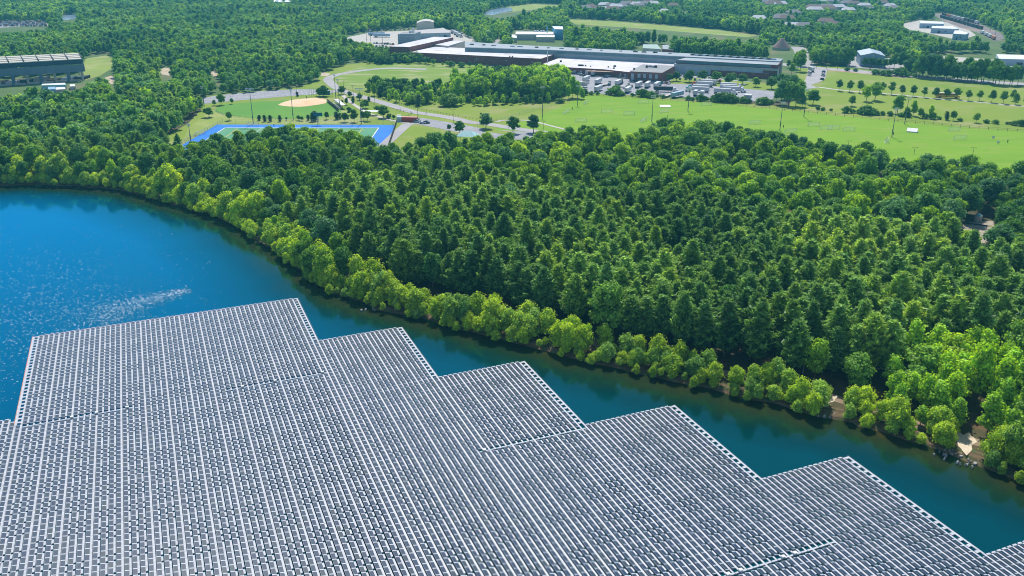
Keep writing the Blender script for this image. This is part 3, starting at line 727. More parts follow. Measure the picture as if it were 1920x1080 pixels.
def lobes_crown(seed, H, base, Rr, nl, lr, per, qs, top_bias=0.0, core=ICO2, flat=1.0, squash=.85, shape='dome', fuzz=1.25, asp=1.25):
    rg = np.random.default_rng(seed)
    VV, F4, F3 = [], [], []; nv = 0
    L_ = []
    for i in range(nl):
        t = (i + 0.5) / nl
        h = t ** (1 - top_bias)
        if shape == 'dome': rad = Rr * math.sqrt(max(0.02, 1 - (2 * h - 0.85) ** 2 / 1.35)) * .82
        elif shape == 'column': rad = Rr * (0.75 + .25 * math.sin(h * 3.1)) * (1 - h ** 5)
        elif shape == 'cone': rad = Rr * (1 - h) * .95
        else: rad = Rr * (1 - .55 * h)
        a = i * 2.39996 + rg.uniform(-.5, .5)
        rr = rad * rg.uniform(.55, 1.0) if i % 3 else rad * rg.uniform(0, .5)
        r_ = lr * rg.uniform(.72, 1.25) * (1.0 if shape != 'cone' else (1.15 - h * .7))
        z = base + r_ * .6 + (H - base - r_ * 1.5) * h + rg.uniform(-.3, .3)
        L_.append((rr * math.cos(a) * rg.uniform(.85, 1.15), rr * math.sin(a), z, r_))
    for (x, y, z, r_) in L_:
        ax, ay = rg.uniform(.75, 1.3, 2)
        if core is not None:
            V = core[0] * np.array([r_ * ax, r_ * ay, r_ * squash]) * .66 * (1 + rg.uniform(-.25, .25, (len(core[0]), 1))) + (x, y, z)
            VV.append(V); F3.append(core[1] + nv); nv += len(V)
        n = max(4, int(per * (r_ / lr) ** 2))
        d = rg.normal(size=(n, 3)); d[:, 2] = np.where(d[:, 2] < -.35, -d[:, 2], d[:, 2]); d /= np.linalg.norm(d, axis=1)[:, None]
        C = d * np.array([r_ * ax, r_ * ay, r_ * squash]) * rg.choice([.7, .85, 1.0, 1.08, fuzz], (n, 1)) * rg.uniform(.9, 1.1, (n, 1)) + (x, y, z)
        nrm = d + rg.normal(size=(n, 3)) * .45 + (0, 0, .25)
        V, F = quads(C, nrm, qs * rg.uniform(.6, 1.35, n), asp, rg)
        VV.append(V); F4.append(F + nv); nv += len(V)
    return np.concatenate(VV), np.concatenate(F4), (np.concatenate(F3) if F3 else None)
def pine_crown(seed, H, base, Rr, dz=.85, nb=6, per=9, qs=.34, core=True, ex=.55, asp=2.6):
    rg = np.random.default_rng(seed); VV, F4 = [], []; nv = 0; F3 = None
    C, Nn, S, U = [], [], [], []
    z = base; k = 0
    lean = rg.uniform(-.4, .4, 2)
    while z < H - .4:
        h = (z - base) / (H - base)
        R_ = Rr * (min(1, .55 + h * 2.2) if h < .22 else 1.05 * (1 - (h - .22) / .78) ** ex) * rg.uniform(.82, 1.12) + .25
        for b in range(nb):
            a = b * 2 * math.pi / nb + k * 1.1 + rg.uniform(-.35, .35); rl = R_ * rg.uniform(.62, 1.12)
            nt_ = max(2, int(rl / .62))
            for t in range(nt_):
                f = (t + .8) / nt_; rr = rl * f
                zz = z + .22 * rr + .5 * f * f * rl * .5
                cx, cy = rr * math.cos(a) + lean[0] * h, rr * math.sin(a) + lean[1] * h
                m = per if f > .4 else per // 2
                o = rg.normal(size=(m, 3)) * np.array([.34, .34, .17])
                C.append(o + (cx, cy, zz))
                dirn = np.array([math.cos(a), math.sin(a), .55]) + rg.normal(size=(m, 3)) * .55
                U.append(dirn); Nn.append(np.array([0, 0, .9]) + rg.normal(size=(m, 3)) * .8)
                S.append(qs * rg.uniform(.6, 1.3, m))
        z += dz * rg.uniform(.8, 1.2) * (1 - .35 * h); k += 1
    C = np.concatenate(C); Nn = np.concatenate(Nn); S = np.concatenate(S); U = np.concatenate(U)
    V, F = quads(C, Nn, S, asp, rg, U)
    if core:
        n = 9; a = np.arange(n) * 2 * math.pi / n
        zs = np.array([base + .2, base + (H - base) * .3, base + (H - base) * .65, H - 1.2]); rs = np.array([.35, .5, .32, .04]) * Rr
        R3 = np.concatenate([np.stack([np.cos(a) * r_ * rg.uniform(.7, 1.25, n), np.sin(a) * r_ * rg.uniform(.7, 1.25, n), np.full(n, zz) + rg.uniform(-.4, .4, n)], 1) for zz, r_ in zip(zs, rs)])
        Fq = [[i * n + j, i * n + (j + 1) % n, (i + 1) * n + (j + 1) % n, (i + 1) * n + j] for i in range(3) for j in range(n)]
        F = np.concatenate([F, np.array(Fq) + len(V)]); V = np.concatenate([V, R3])
    return V, F, None
def trunk_mesh(name, H, r, limbs, seed, spread):
    rg = random.Random(seed); m = MB(); p = Vector((0, 0, -.2)); n = 4
    for i in range(n):
        q = Vector((rg.uniform(-.15, .15) * (i + 1), rg.uniform(-.15, .15) * (i + 1), H * (i + 1) / n))
        m.bar(p, q, r * (1 - .2 * i), 7, r * (1 - .2 * (i + 1))); p = q
    for i in range(limbs):
        a = i * 2.4; z = H * rg.uniform(.45, .9)
        q = Vector((math.cos(a) * spread * rg.uniform(.5, .9), math.sin(a) * spread * rg.uniform(.5, .9), z + H * .3))
        m.bar((0, 0, z), q, r * .38, 5, r * .12)
    return m.mesh(name, M_BARK)
PROTO = {}
def proto(kind, n, fn, m, trunk):
    L_ = []
    for i in range(n):
        V, F4, F3 = fn(i)
        L_.append((np_mesh(kind + '_crown', V, F4, m, F3), trunk_mesh(kind + '_trunk', *trunk, seed=i + 3, spread=trunk_spread[kind])))
    PROTO[kind] = L_
trunk_spread = dict(pine=1.2, oak=3, maple=3, willow=2.2, poplar=1.0, park=2.0, spruce=.3, street=2.2, bush=.8)
proto('pine', 5, lambda i: pine_crown(20 + i, 18 + i * .6, 3.6, 5.0 + .3 * (i % 3), 1.35, 6 + i % 2, 9, .42, core=False, ex=(.75, .85, 1.0, .7, 1.1)[i], asp=3.6), M_PINE, (17, .26, 6))
proto('oak', 5, lambda i: lobes_crown(40 + i, 14, 3.2, 4.6, 30, 1.6, 120, .52), M_OAK, (9, .3, 7))
proto('maple', 4, lambda i: lobes_crown(60 + i, 13, 3.0, 4.2, 28, 1.55, 120, .5, top_bias=.1), M_MAPLE, (8.5, .26, 7))
proto('willow', 5, lambda i: lobes_crown(80 + i, 8.5, .7, 3.5, 32, 1.15, 120, .34, squash=1.1, fuzz=1.5, asp=1.7), M_WILLOW, (5, .16, 9))
proto('poplar', 4, lambda i: lobes_crown(100 + i, 13, 2.2, 2.5, 26, 1.15, 110, .42, shape='column', squash=1.15, fuzz=1.45, asp=1.6), M_POPLAR, (10.5, .17, 6))
proto('park', 3, lambda i: lobes_crown(120 + i, 9, 2.0, 3.3, 18, 1.3, 95, .5), M_PARK, (6, .2, 6))
proto('street', 3, lambda i: lobes_crown(130 + i, 9.5, 2.6, 2.4, 16, 1.1, 90, .46, shape='column'), M_PARK, (6.5, .16, 4))
proto('spruce', 3, lambda i: pine_crown(140 + i, 7, .3, 2.0, .5, 8, 6, .26), M_SPRUCE, (6, .12, 0))
proto('bush', 3, lambda i: lobes_crown(150 + i, 3.4, .1, 2.1, 11, .95, 80, .36), M_PARK, (1.6, .09, 4))
FAR = {}
FAR['pine'] = [np_mesh('far_pine', *pine_crown(200 + i, 16, 3, 4.0, 1.4, 6, 4, .85)[:2], M_PINE) for i in range(3)]
FAR['oak'] = [np_mesh('far_oak', *(lambda t: (t[0], t[1], M_OAK, t[2]))(lobes_crown(210 + i, 14, 2.0, 4.9, 15, 2.1, 20, 1.15, core=ICO1))) for i in range(4)]
FAR['maple'] = [np_mesh('far_maple', *(lambda t: (t[0], t[1], M_MAPLE, t[2]))(lobes_crown(220 + i, 13, 2.0, 4.6, 14, 2.0, 20, 1.1, core=ICO1))) for i in range(3)]

# ------------------------------------------------------------------ where the woods stand
HS = [(1097, 20, 24, 13), (1107, 17, 20, 12), (1133, 14, 24, 12), (1145, 15, 22, 12), (1120, 20, 20, 10), (1155, 17, 26, 12), (1165, 16, 24, 12), (1148, 22, 28, 12), (1130, 22, 22, 11), (1172, 11, 22, 12), (1182, 11, 22, 12), (1192, 13, 22, 12), (1203, 11, 24, 12), (1215, 10, 24, 12), (1225, 11, 22, 12), (1197, 15, 24, 10),
      (1262, 15, 22, 12), (1245, 27, 18, 12), (1281, 32, 18, 11), (1450, 12, 34, 16), (1461, 12, 30, 14), (1440, 8, 26, 13), (1535, 5, 32, 15), (1549, 6, 32, 15), (1561, 7, 28, 13), (1525, 19, 30, 15), (1527, 23, 30, 13), (1549, 18, 28, 15), (1552, 21, 30, 13), (1571, 18, 26, 13), (1588, 10, 26, 12), (1600, 11, 26, 12), (1620, 15, 24, 12),
      (1465, 39, 30, 16), (1474, 40, 28, 14), (1422, 41, 26, 14), (1487, 29, 24, 13), (1548, 46, 26, 14), (1483, 54, 34, 12), (1506, 55, 26, 14), (1560, 52, 24, 12), (1590, 24, 24, 12), (1630, 22, 20, 11), (1655, 10, 22, 12), (1668, 16, 22, 12), (1676, 20, 20, 12)]
HOUSE_XY = [g(x, y) for x, y, _, _ in HS]
S_X = np.array([p[0] for p in SHORE]); S_Y = np.array([p[1] for p in SHORE])
def jgrid(x0, x1, y0, y1, s, jit=.38):
    xs = np.arange(x0, x1, s); ys = np.arange(y0, y1, s * .87)
    Xg, Yg = np.meshgrid(xs, ys); Xg = Xg + (np.arange(len(ys)) % 2)[:, None] * s / 2
    Xg = Xg.ravel() + rng.uniform(-jit, jit, Xg.size) * s; Yg = Yg.ravel() + rng.uniform(-jit, jit, Yg.size) * s
    return Xg, Yg
T1 = 10.5
OPEN = [(330, 190), (430, 176), (520, 168), (562, 163), (598, 152), (588, 140), (640, 125), (655, 100), (640, 92), (648, 66), (700, 58), (780, 50), (850, 56), (872, 66), (905, 88),
        (1000, 95), (1200, 100), (1470, 118), (1488, 92), (1515, 92), (1520, 120), (1588, 124), (1588, 104), (1700, 108), (1698, 134), (1740, 148), (1920, 160), (2200, 178)]
OPEN_W = gl(OPEN) + gl([(2250, 335), (1960, 306), (1920, 303), (1830, 296), (1770, 289), (1700, 289), (1660, 280), (1600, 272), (1540, 260), (1480, 249), (1420, 238), (1360, 229), (1300, 225), (1240, 222),
        (1215, 236), (1190, 250), (1150, 240), (1110, 235), (1060, 240), (1015, 243), (985, 250), (950, 248), (900, 250), (880, 262), (850, 250), (820, 256), (790, 262), (745, 272), (715, 268), (690, 258), (660, 248), (600, 240), (545, 234),
        (510, 243), (440, 246), (400, 254), (350, 272), (318, 262)], LZ + T1) + gl([(300, 268), (330, 250), (352, 230), (378, 206), (340, 197)])
def strip(pts, up):                    # an opening seen behind trees: its near side is cut by their tops
    return pts
HOLES = [OPEN_W]
for P in ([(-60, 168), (-60, 150), (150, 137), (160, 104), (205, 100), (219, 112), (205, 130), (188, 146), (160, 158), (120, 172), (60, 180)],
          [(194, 144), (208, 140), (224, 147), (222, 166), (206, 168)], [(296, 131), (308, 125), (326, 127), (330, 148), (300, 150)], [(390, 135), (402, 130), (414, 140), (404, 152)],
          [(1060, 34), (1150, 38), (1260, 47), (1360, 56), (1430, 66), (1420, 76), (1280, 66), (1180, 58), (1080, 50)],
          [(943, 14), (1000, 6), (1064, 9), (1010, 18), (962, 28), (925, 34), (902, 30), (915, 19)], [(112, 39), (118, 28), (146, 27), (148, 34), (130, 42)],
          [(-80, 41), (0, 39), (60, 39), (95, 42), (90, 54), (40, 56), (-80, 60)],
          [(1746, 25), (1770, 23), (1830, 40), (1880, 62), (1890, 74), (1866, 84), (1835, 70), (1826, 76), (1780, 76), (1735, 64), (1690, 56), (1690, 44), (1722, 36), (1760, 40)],
          [(955, 56), (1062, 58), (1062, 78), (1040, 80), (1000, 76), (975, 80), (955, 82)], [(922, 96), (921, 84), (928, 76), (940, 72), (942, 78), (932, 86), (938, 96)],
          [(1720, 102), (1880, 100), (1990, 108), (1990, 140), (1870, 132), (1780, 120), (1722, 116)], [(1190, 84), (1262, 84), (1262, 98), (1190, 94)],
          [(1435, 84), (1495, 84), (1515, 92), (1515, 105), (1440, 104)],
          [(1786, 430), (1816, 408), (1862, 404), (1886, 420), (1872, 446), (1860, 500), (1832, 500), (1824, 452), (1800, 446)]):
    for k in range(5): HOLES.append(gl(P, LZ + 2.7 * k))
LAKE_WIDE = LAKE
HOLES.append(gl([(1782, 850), (1796, 772), (1832, 776), (1830, 862)])); HOLES.append(gl([(1532, 770), (1540, 738), (1562, 742), (1562, 775)]))
PINES = [(640, 400), (720, 372), (860, 372), (980, 400), (1100, 420), (1250, 425), (1400, 445), (1560, 470), (1700, 500), (1850, 515), (2100, 560), (2100, 760), (1900, 700), (1760, 690), (1640, 720), (1500, 722), (1380, 712),
         (1240, 684), (1120, 660), (1000, 622), (900, 590), (820, 560), (740, 540), (690, 520), (620, 450)]
POPL = [(1640, 725), (1700, 690), (1800, 690), (1950, 690), (2150, 760), (2150, 930), (1920, 885), (1800, 845), (1740, 815), (1650, 780)]
BRIGHT = [(880, 300), (1000, 275), (1200, 290), (1500, 320), (1600, 345), (1560, 400), (1400, 410), (1250, 395), (1050, 390), (920, 370)]
EDGE = [(318, 262), (345, 269), (400, 256), (440, 244), (500, 240), (545, 233), (600, 239), (660, 247), (700, 259), (730, 270), (760, 262), (800, 255), (850, 250), (880, 256), (950, 249), (1060, 241), (1110, 236), (1150, 240),
        (1190, 250), (1215, 238), (1240, 223), (1300, 225), (1360, 228), (1420, 238), (1480, 249), (1540, 260), (1600, 272), (1660, 280), (1700, 289), (1770, 289), (1830, 296), (1920, 303), (2100, 320)]
EX_ = [p[0] for p in EDGE]; EY_ = [p[1] for p in EDGE]
HT = dict(pine=19.0, oak=14.0, maple=13.0, poplar=13.0)
trees = []                              # (x, y, kind, scale, region)
def smooth(x, y, f, s=0.0): return math.sin(x * f + s) * math.cos(y * f * 1.3 + s * 2) + .5 * math.sin(x * f * 2.7 + y * f * 2.1 + s)
def ok_mask(X, Y, clear=0.0):
    m = ~inpoly_np(X, Y, LAKE_WIDE)
    for P in HOLES: m &= ~inpoly_np(X, Y, P)
    for (hx, hy) in HOUSE_XY:
        L_ = 62.0 * hy / 1400
        d2 = (X - hx * Y / hy) ** 2; m &= ~((d2 < 15.0 ** 2) & (Y < hy + 12) & (Y > hy - L_))
    return m
# near and middle woods
X, Y = jgrid(-640, 760, 20, 640, 4.6)
PX = 960 + FOC * X / (Y * cP + CAM_H * sP); 
m = ok_mask(X, Y) & (np.abs(X) < Y * .66 + 190)
X, Y = X[m], Y[m]
ds = seg_dist(X, Y, SHORE[::2]); m = ds > 8.5; X, Y = X[m], Y[m]; ds = ds[m]
kept = {}
def can(x, y, r):
    k = (int(x // 8), int(y // 8))
    for i in (-1, 0, 1):
        for j in (-1, 0, 1):
            for (a, b_, rr) in kept.get((k[0] + i, k[1] + j), ()):
                if (a - x) ** 2 + (b_ - y) ** 2 < ((r + rr) * .5) ** 2: return False
    kept.setdefault(k, []).append((x, y, r)); return True
for x, y, d_ in zip(X, Y, ds):
    px, py = pix(x, y)
    u = random.random(); sc = random.uniform(.7, 1.2)
    if inpoly(px, py, POPL): kind, r, reg = ('poplar', 3.9, 'popl') if u < .8 else ('maple', 5, 'popl')
    elif inpoly(px, py, PINES):
        if u < (.88 if px > 1000 else .66): kind, r, reg = 'pine', 4.5, 'pines'
        else: kind, r, reg = ('oak', 6.8, 'pines') if u < .97 else ('maple', 6.3, 'pines')
    elif inpoly(px, py, BRIGHT): kind, r, reg = ('maple', 7.2, 'bright') if u < .76 + .25 * smooth(x, y, .02) else (('oak', 7.4, 'bright') if u < .96 else ('pine', 6, 'bright'))
    elif px < 760 and py > 330: kind, r, reg = ('oak', 7.2, 'left') if u < .5 else (('maple', 7, 'left') if u < .68 else ('pine', 5.8, 'left'))
    elif px < 420: kind, r, reg = ('pine', 6, 'west') if u < .42 + .3 * smooth(x, y, .02, 1) else (('oak', 7.2, 'west') if u < .88 else ('maple', 7, 'west'))
    elif px < 1000: kind, r, reg = ('oak', 7.4, 'mid') if u < .52 else (('pine', 6, 'mid') if u < .70 else ('maple', 7, 'mid'))
    else: kind, r, reg = ('oak', 7.6, 'mid') if u < .66 else ('maple', 7, 'mid')
    if d_ < (15.5 if px > 640 and reg != 'popl' else 11): continue
    if kind == 'pine': sc = .92 + (sc - .96) * .55
    if not can(x, y, r * sc): continue
    if kind == 'poplar': sc *= random.choice((.85, 1, 1.1)) * .95
    if kind == 'pine' and reg != 'pines': sc *= .78
    if px > 318:                         # the wood edge in front of the fields keeps its own skyline
        yb = np.interp(px, EX_, EY_)
        if py > yb:
            hmax = CAM_H - (CAM_H - LZ) * 0 - LZ
            q = yb + random.uniform(-2.5, 5); dyq = FOC * cP + (540 - q) * sP; dzq = -FOC * sP + (540 - q) * cP
            hmax = CAM_H + dzq * y / dyq - LZ
            if HT[kind] * sc > hmax: sc = hmax / HT[kind]
            if sc < .4: continue
    trees.append((x, y, kind, sc, reg))
# bushy trees along the bank
acc = 0; last = SHORE[0]
for i in range(1, len(SHORE)):
    p = SHORE[i]; acc += math.hypot(p[0] - last[0], p[1] - last[1]); last = p
    if acc > 1.9:
        acc = 0
        px, py = pix(*p, 0)
        if not (-500 < px < 3200) or p[1] < 30: continue
        if 1532 < px < 1560 or 1782 < px < 1822: continue
        n_ = nn[i] if i < len(nn) else nn[-1]
        for off, s0, pr in ((-0.6, .42, .95), (0.9, .60, .85), (3.0, .85, .9), (6.8, 1.0, .9)):
            if random.random() > pr: continue
            if px < 620: s0 *= 1.15
            elif px > 1000: s0 *= .86
            s = s0 * random.choice((.55, .8, .95, 1.0, 1.1, 1.2)) * random.uniform(.9, 1.1) * (1 + .22 * smooth(p[0], p[1], .045, 3))
            if s < .22: continue
            o_ = off + random.uniform(-.8, 1.2)
            if 1.0 * o_ > 6.5 and random.random() < .10: kind = 'poplar'; s *= .68
            elif px < 640 and o_ > 1.5 and random.random() < .5: kind = random.choice(('oak', 'oak', 'maple', 'poplar')); s *= .62
            else: kind = 'willow'
            zoff = (-.75 if off < 0 else (-.4 if off < 1 else 0))
            trees.append((p[0] + n_[0] * o_ + random.uniform(-1.2, 1.2), p[1] + n_[1] * o_ + random.uniform(-1.2, 1.2), kind, s, 'bank', zoff))
# far woods
farT = []
X, Y = jgrid(-1500, 1900, 560, 2350, 7.0)
m = ok_mask(X, Y) & (np.abs(X) < Y * .64 + 190) & (Y > 636)
m &= (Y < 1150) | (rng.random(len(X)) < 1.0)
X, Y = X[m], Y[m]
HOUSEZ = [(1080, 2), (1235, 2), (1600, -6), (1700, 12), (1690, 30), (1600, 60), (1400, 50), (1240, 36), (1090, 30)]
HZ = gl(HOUSEZ)
nearT = {}
for x, y in zip(X, Y):
    u = random.random()
    hz_ = inpoly(x, y, HZ)
    if hz_ and random.random() < .3: continue
    v = smooth(x, y, .006, 2)
    kind = 'oak' if u < .70 - .25 * v else ('maple' if u < .82 + .12 * v else 'pine')
    farT.append((x, y, kind, random.uniform(.45, .8) if hz_ else random.uniform(.55, .95) * (1 + .15 * smooth(x, y, .015, 4)), 'far'))
print('near trees', len(trees), 'far', len(farT))

# ------------------------------------------------------------------ each tree a thing; the surplus beyond 300 of a kind as one object per kind
def tree_thing(kind, name, x, y, s, rz, label, cat, group, v=None, sz=None):
    cr, tr = PROTO[kind][v if v is not None else random.randrange(len(PROTO[kind]))]
    e_ = empty(name, (x, y, LZ), rz, label, cat, group)
    e_.scale = (s, s, sz or s)
    link('crown', cr, e_); link('trunk', tr, e_)
    return e_
NAMES = {'pine': ('pine_tree', 'pine tree'), 'oak': ('broadleaf_tree', 'tree'), 'maple': ('maple_tree', 'tree'), 'willow': ('bank_tree', 'tree'), 'poplar': ('poplar_tree', 'tree')}
LAB = {
 ('pine', 'pines'): 'dark green feathery pine in the dense pine stand behind the waterside trees',
 ('pine', 'left'): 'dark pointed pine among round broadleaf trees behind the left curve of the pond bank',
 ('pine', 'west'): 'bluish dark pine in the wood left of the blue pitch',
 ('pine', 'mid'): 'dark pine among broadleaf trees in the wood in front of the blue pitch',
 ('pine', 'bright'): 'dark pine standing among bright yellow green trees in the middle wood',
 ('oak', 'pines'): 'round mid green broadleaf tree growing up among the dark pines',
 ('oak', 'left'): 'round mid green broadleaf tree behind the left curve of the pond bank',
 ('oak', 'west'): 'round dark green tree in the wood left of the blue pitch',
 ('oak', 'mid'): 'round dark green tree in the wood along the near edge of the fields',
 ('oak', 'bright'): 'darker green round tree among bright yellow green trees in the middle wood',
 ('maple', 'pines'): 'bright green broadleaf tree standing out among the dark pines',
 ('maple', 'popl'): 'round bright green tree among the slender light green trees at lower right',
 ('maple', 'left'): 'bright green broadleaf tree behind the left curve of the pond bank',
 ('maple', 'west'): 'bright green tree in the wood left of the blue pitch',
 ('maple', 'mid'): 'bright green tree among darker ones in the wood in front of the fields',
 ('maple', 'bright'): 'bright yellow green broad tree in the middle wood below the playing field',
 ('poplar', 'popl'): 'slender light green young tree in the thicket at lower right',
 ('poplar', 'bank'): 'slender light green tree rising from the bushy bank of the pond',
 ('oak', 'bank'): 'round mid green tree standing in the bushy bank at the left of the pond',
 ('maple', 'bank'): 'bright green tree standing in the bushy bank at the left of the pond',
 ('willow', 'bank'): 'bushy yellow green tree leaning over the water on the pond bank',
}
GRP = {'pines': 'in the dense pine stand', 'left': 'behind the left curve of the bank', 'west': 'left of the blue pitch', 'mid': 'near the edge of the fields', 'bright': 'in the bright middle wood', 'popl': 'in the lower right thicket', 'bank': 'along the pond bank'}
bykind = {}
for t in trees: bykind.setdefault(t[2], []).append(t)
rest = []
for kind, L_ in bykind.items():
    sc_ = []
    for t in L_:
        px, py = pix(t[0], t[1], LZ + 8 * t[3])
        inside = -30 < px < 1950 and -20 < py < 1110
        sc_.append(((-t[3] / math.hypot(t[0], t[1])) if inside else 1, t))
    sc_.sort(key=lambda a: a[0])
    nind = {'oak': 185, 'maple': 240, 'willow': 285, 'poplar': 200}.get(kind, 298)
    for s_, t in sc_[:nind]:
        if s_ == 1: rest.append(t); continue
        e_ = tree_thing(kind, NAMES[kind][0], t[0], t[1], t[3], random.uniform(0, 6.28), LAB[(kind, t[4])], NAMES[kind][1], NAMES[kind][0].replace('_', ' ') + 's ' + GRP[t[4]])
        if len(t) > 5: e_.location.z += t[5]
        e_.scale.z *= random.uniform(.85, 1.3) if kind in ('willow', 'poplar', 'maple') else random.uniform(.9, 1.12)
        e_.scale.x *= random.uniform(.85, 1.2)
    rest += [t for _, t in sc_[nind:]]

def gn_scatter(name, pts, meshes, label, cat):
    col = bpy.data.collections.new(name + '_shapes')
    for i, me in enumerate(meshes):
        o = bpy.data.objects.new('%s_shape_%02d' % (name, i), me); col.objects.link(o)
    me = bpy.data.meshes.new(name)
    n = len(pts); me.vertices.add(n)
    me.vertices.foreach_set('co', np.array([(p[0], p[1], LZ) for p in pts], np.float32).ravel())
    a = me.attributes.new('rot', 'FLOAT_VECTOR', 'POINT'); a.data.foreach_set('vector', np.array([(0, 0, random.uniform(0, 6.28)) for _ in pts], np.float32).ravel())
    a = me.attributes.new('scl', 'FLOAT_VECTOR', 'POINT'); a.data.foreach_set('vector', np.array([(p[2] * random.uniform(.92, 1.08), p[2] * random.uniform(.92, 1.08), p[2] * random.uniform(.9, 1.12)) for p in pts], np.float32).ravel())
    a = me.attributes.new('idx', 'INT', 'POINT'); a.data.foreach_set('value', np.array([p[3] for p in pts], np.int32))
    o = link(name, me)
    ng = bpy.data.node_groups.new(name, 'GeometryNodeTree')
    ng.interface.new_socket('Geometry', in_out='INPUT', socket_type='NodeSocketGeometry')
    ng.interface.new_socket('Geometry', in_out='OUTPUT', socket_type='NodeSocketGeometry')
    N = ng.nodes; L = ng.links
    gi = N.new('NodeGroupInput'); go = N.new('NodeGroupOutput')
    ip = N.new('GeometryNodeInstanceOnPoints'); ci = N.new('GeometryNodeCollectionInfo')
    ci.inputs['Collection'].default_value = col; ci.inputs['Separate Children'].default_value = True; ci.inputs['Reset Children'].default_value = True
    ip.inputs['Pick Instance'].default_value = True
    def na(nm, t):
        q = N.new('GeometryNodeInputNamedAttribute'); q.data_type = t; q.inputs['Name'].default_value = nm; return q.outputs['Attribute']
    L.new(gi.outputs[0], ip.inputs['Points']); L.new(ci.outputs[0], ip.inputs['Instance'])
    L.new(na('idx', 'INT'), ip.inputs['Instance Index']); L.new(na('rot', 'FLOAT_VECTOR'), ip.inputs['Rotation']); L.new(na('scl', 'FLOAT_VECTOR'), ip.inputs['Scale'])
    L.new(ip.outputs[0], go.inputs[0])
    md = o.modifiers.new('scatter', 'NODES'); md.node_group = ng
    return tag(o, label, cat, kind='stuff')
for kind in ('pine', 'oak', 'maple', 'poplar'):
    L_ = [t for t in rest if t[2] == kind]
    if not L_: continue
    ms = [c for c, _ in PROTO[kind]]
    n_hi = len(ms); lo = FAR.get(kind, [])
    pts = []
    for t in L_:
        hi = math.hypot(t[0], t[1]) < 520 or not lo
        pts.append((t[0], t[1], t[3], random.randrange(n_hi) if hi else n_hi + random.randrange(len(lo))))
    gn_scatter(NAMES[kind][0].replace('_tree', '') + '_wood', pts, ms + lo, {'pine': 'mass of further dark pines filling the wood', 'oak': 'mass of further round green trees filling the wood',
               'maple': 'mass of further bright green trees filling the wood', 'poplar': 'mass of further slender light green trees'}[kind], 'wood')
wl = [t for t in rest if t[2] == 'willow']
if wl: gn_scatter('bank_thicket', [(t[0], t[1], t[3], random.randrange(5)) for t in wl], [c for c, _ in PROTO['willow']], 'low yellow green thicket filling the pond bank', 'thicket')
allfar = FAR['oak'] + FAR['maple'] + FAR['pine']; off_ = {'oak': (0, 4), 'maple': (4, 3), 'pine': (7, 3)}
gn_scatter('far_forest', [(t[0], t[1], t[3], off_[t[2]][0] + random.randrange(off_[t[2]][1])) for t in farT], allfar, 'hazy forest stretching away behind the factory and the fields', 'forest')

hz = MB(); hz.box(100, 1450, 62.0, 4600, 3400, 126.0)
M_HAZE = bpy.data.materials.new('haze'); M_HAZE.use_nodes = True
nt = M_HAZE.node_tree; nt.nodes.clear(); o_ = nt.nodes.new('ShaderNodeOutputMaterial'); pv = nt.nodes.new('ShaderNodeVolumePrincipled')
pv.inputs['Color'].default_value = (0.12, 0.66, 0.95, 1); pv.inputs['Density'].default_value = 0.00015; pv.inputs['Anisotropy'].default_value = 0.2
nt.links.new(pv.outputs[0], o_.inputs['Volume'])
tag(hz.build('haze', M_HAZE), kind='stuff', label='pale blue air haze over the distant woods', cat='haze')
# ------------------------------------------------------------------ single trees, hedges and groves of the park
def hgt_at(b, t):                       # height of something standing at pixel b whose top shows at pixel t
    x, y = g(*b); dy = FOC * cP + (540 - t[1]) * sP; dz = -FOC * sP + (540 - t[1]) * cP
    return CAM_H + dz * y / dy - LZ
PH = dict(park=9.0, street=9.5, spruce=7.0, bush=3.4, oak=14.0, poplar=13.0, willow=8.5, maple=13.0, pine=19.5)
NM = dict(park='park_tree', street='avenue_tree', spruce='spruce_tree', bush='bush', oak='broadleaf_tree', poplar='poplar_tree', willow='willow_bush', maple='maple_tree', pine='pine_tree')
CT = dict(bush='bush', willow='bush')
def tr(kind, b, ty, label, group=None, w=1.0, v=None):
    h = max(1.0, hgt_at(b, (b[0], ty))); s = h / PH[kind]
    x, y = g(*b)
    return tree_thing(kind, NM[kind], x, y, s * w, random.uniform(0, 6.28), label, CT.get(kind, 'tree'), group, v, s)
for i, (x, y) in enumerate([(1573, 170.6), (1592.6, 172.5), (1611.7, 174), (1652.6, 176), (1671, 177), (1691, 179), (1711.5, 181), (1732.5, 182.6), (1753, 184.5), (1774, 185.6), (1793.6, 186),
               (1815, 188.6), (1835.6, 189), (1859, 192), (1880.6, 194), (1899, 189.4), (1904, 196), (1925, 199)]):
    tr('street', (x, y), y - random.uniform(20, 25), 'narrow dark green tree in the long row beside the pale park path', 'row of trees beside the park path', 1.05)
for i, (x, y, t) in enumerate([(1255, 153, 138), (1268, 152, 134), (1292, 154, 131), (1317, 152, 131), (1342, 155, 133), (1366, 160, 138), (1372, 156, 136), (1391.7, 157.5, 138), (1417, 163, 145), (1446, 167, 144), (1480, 160, 142)]):
    tr('park', (x, y), t, 'rounded light green tree in the row between truck yard and grey factory', 'row of trees behind the truck yard', 1.25)
def bushes(pts, kind, label, group, w=1.25):
    for (x, y, h) in pts: tr(kind, (x, y), y - h, label, group, w * random.uniform(.85, 1.15))
HL = 'dark shrub in the ragged hedge between playing field and truck yard'
bushes([(1096, 178, 12), (1108, 178, 7), (1120, 178, 6), (1138, 177, 7), (1154, 178, 18), (1160, 180, 9), (1168, 179, 7), (1186, 180, 6), (1203, 181, 15), (1209, 181, 13), (1219, 183, 12), (1232, 182, 5), (1243, 184, 7), (1290, 188, 9),
        (1298, 189, 7), (1312, 189, 12), (1322, 189, 9), (1338, 190, 12), (1347, 191, 16), (1356, 191, 18), (1366, 192, 17), (1376, 192, 13), (1392, 193, 12), (1402, 194, 9), (1425, 196, 13), (1434, 196, 15), (1444, 196, 10)], 'bush', HL, 'hedge shrubs below the truck yard')
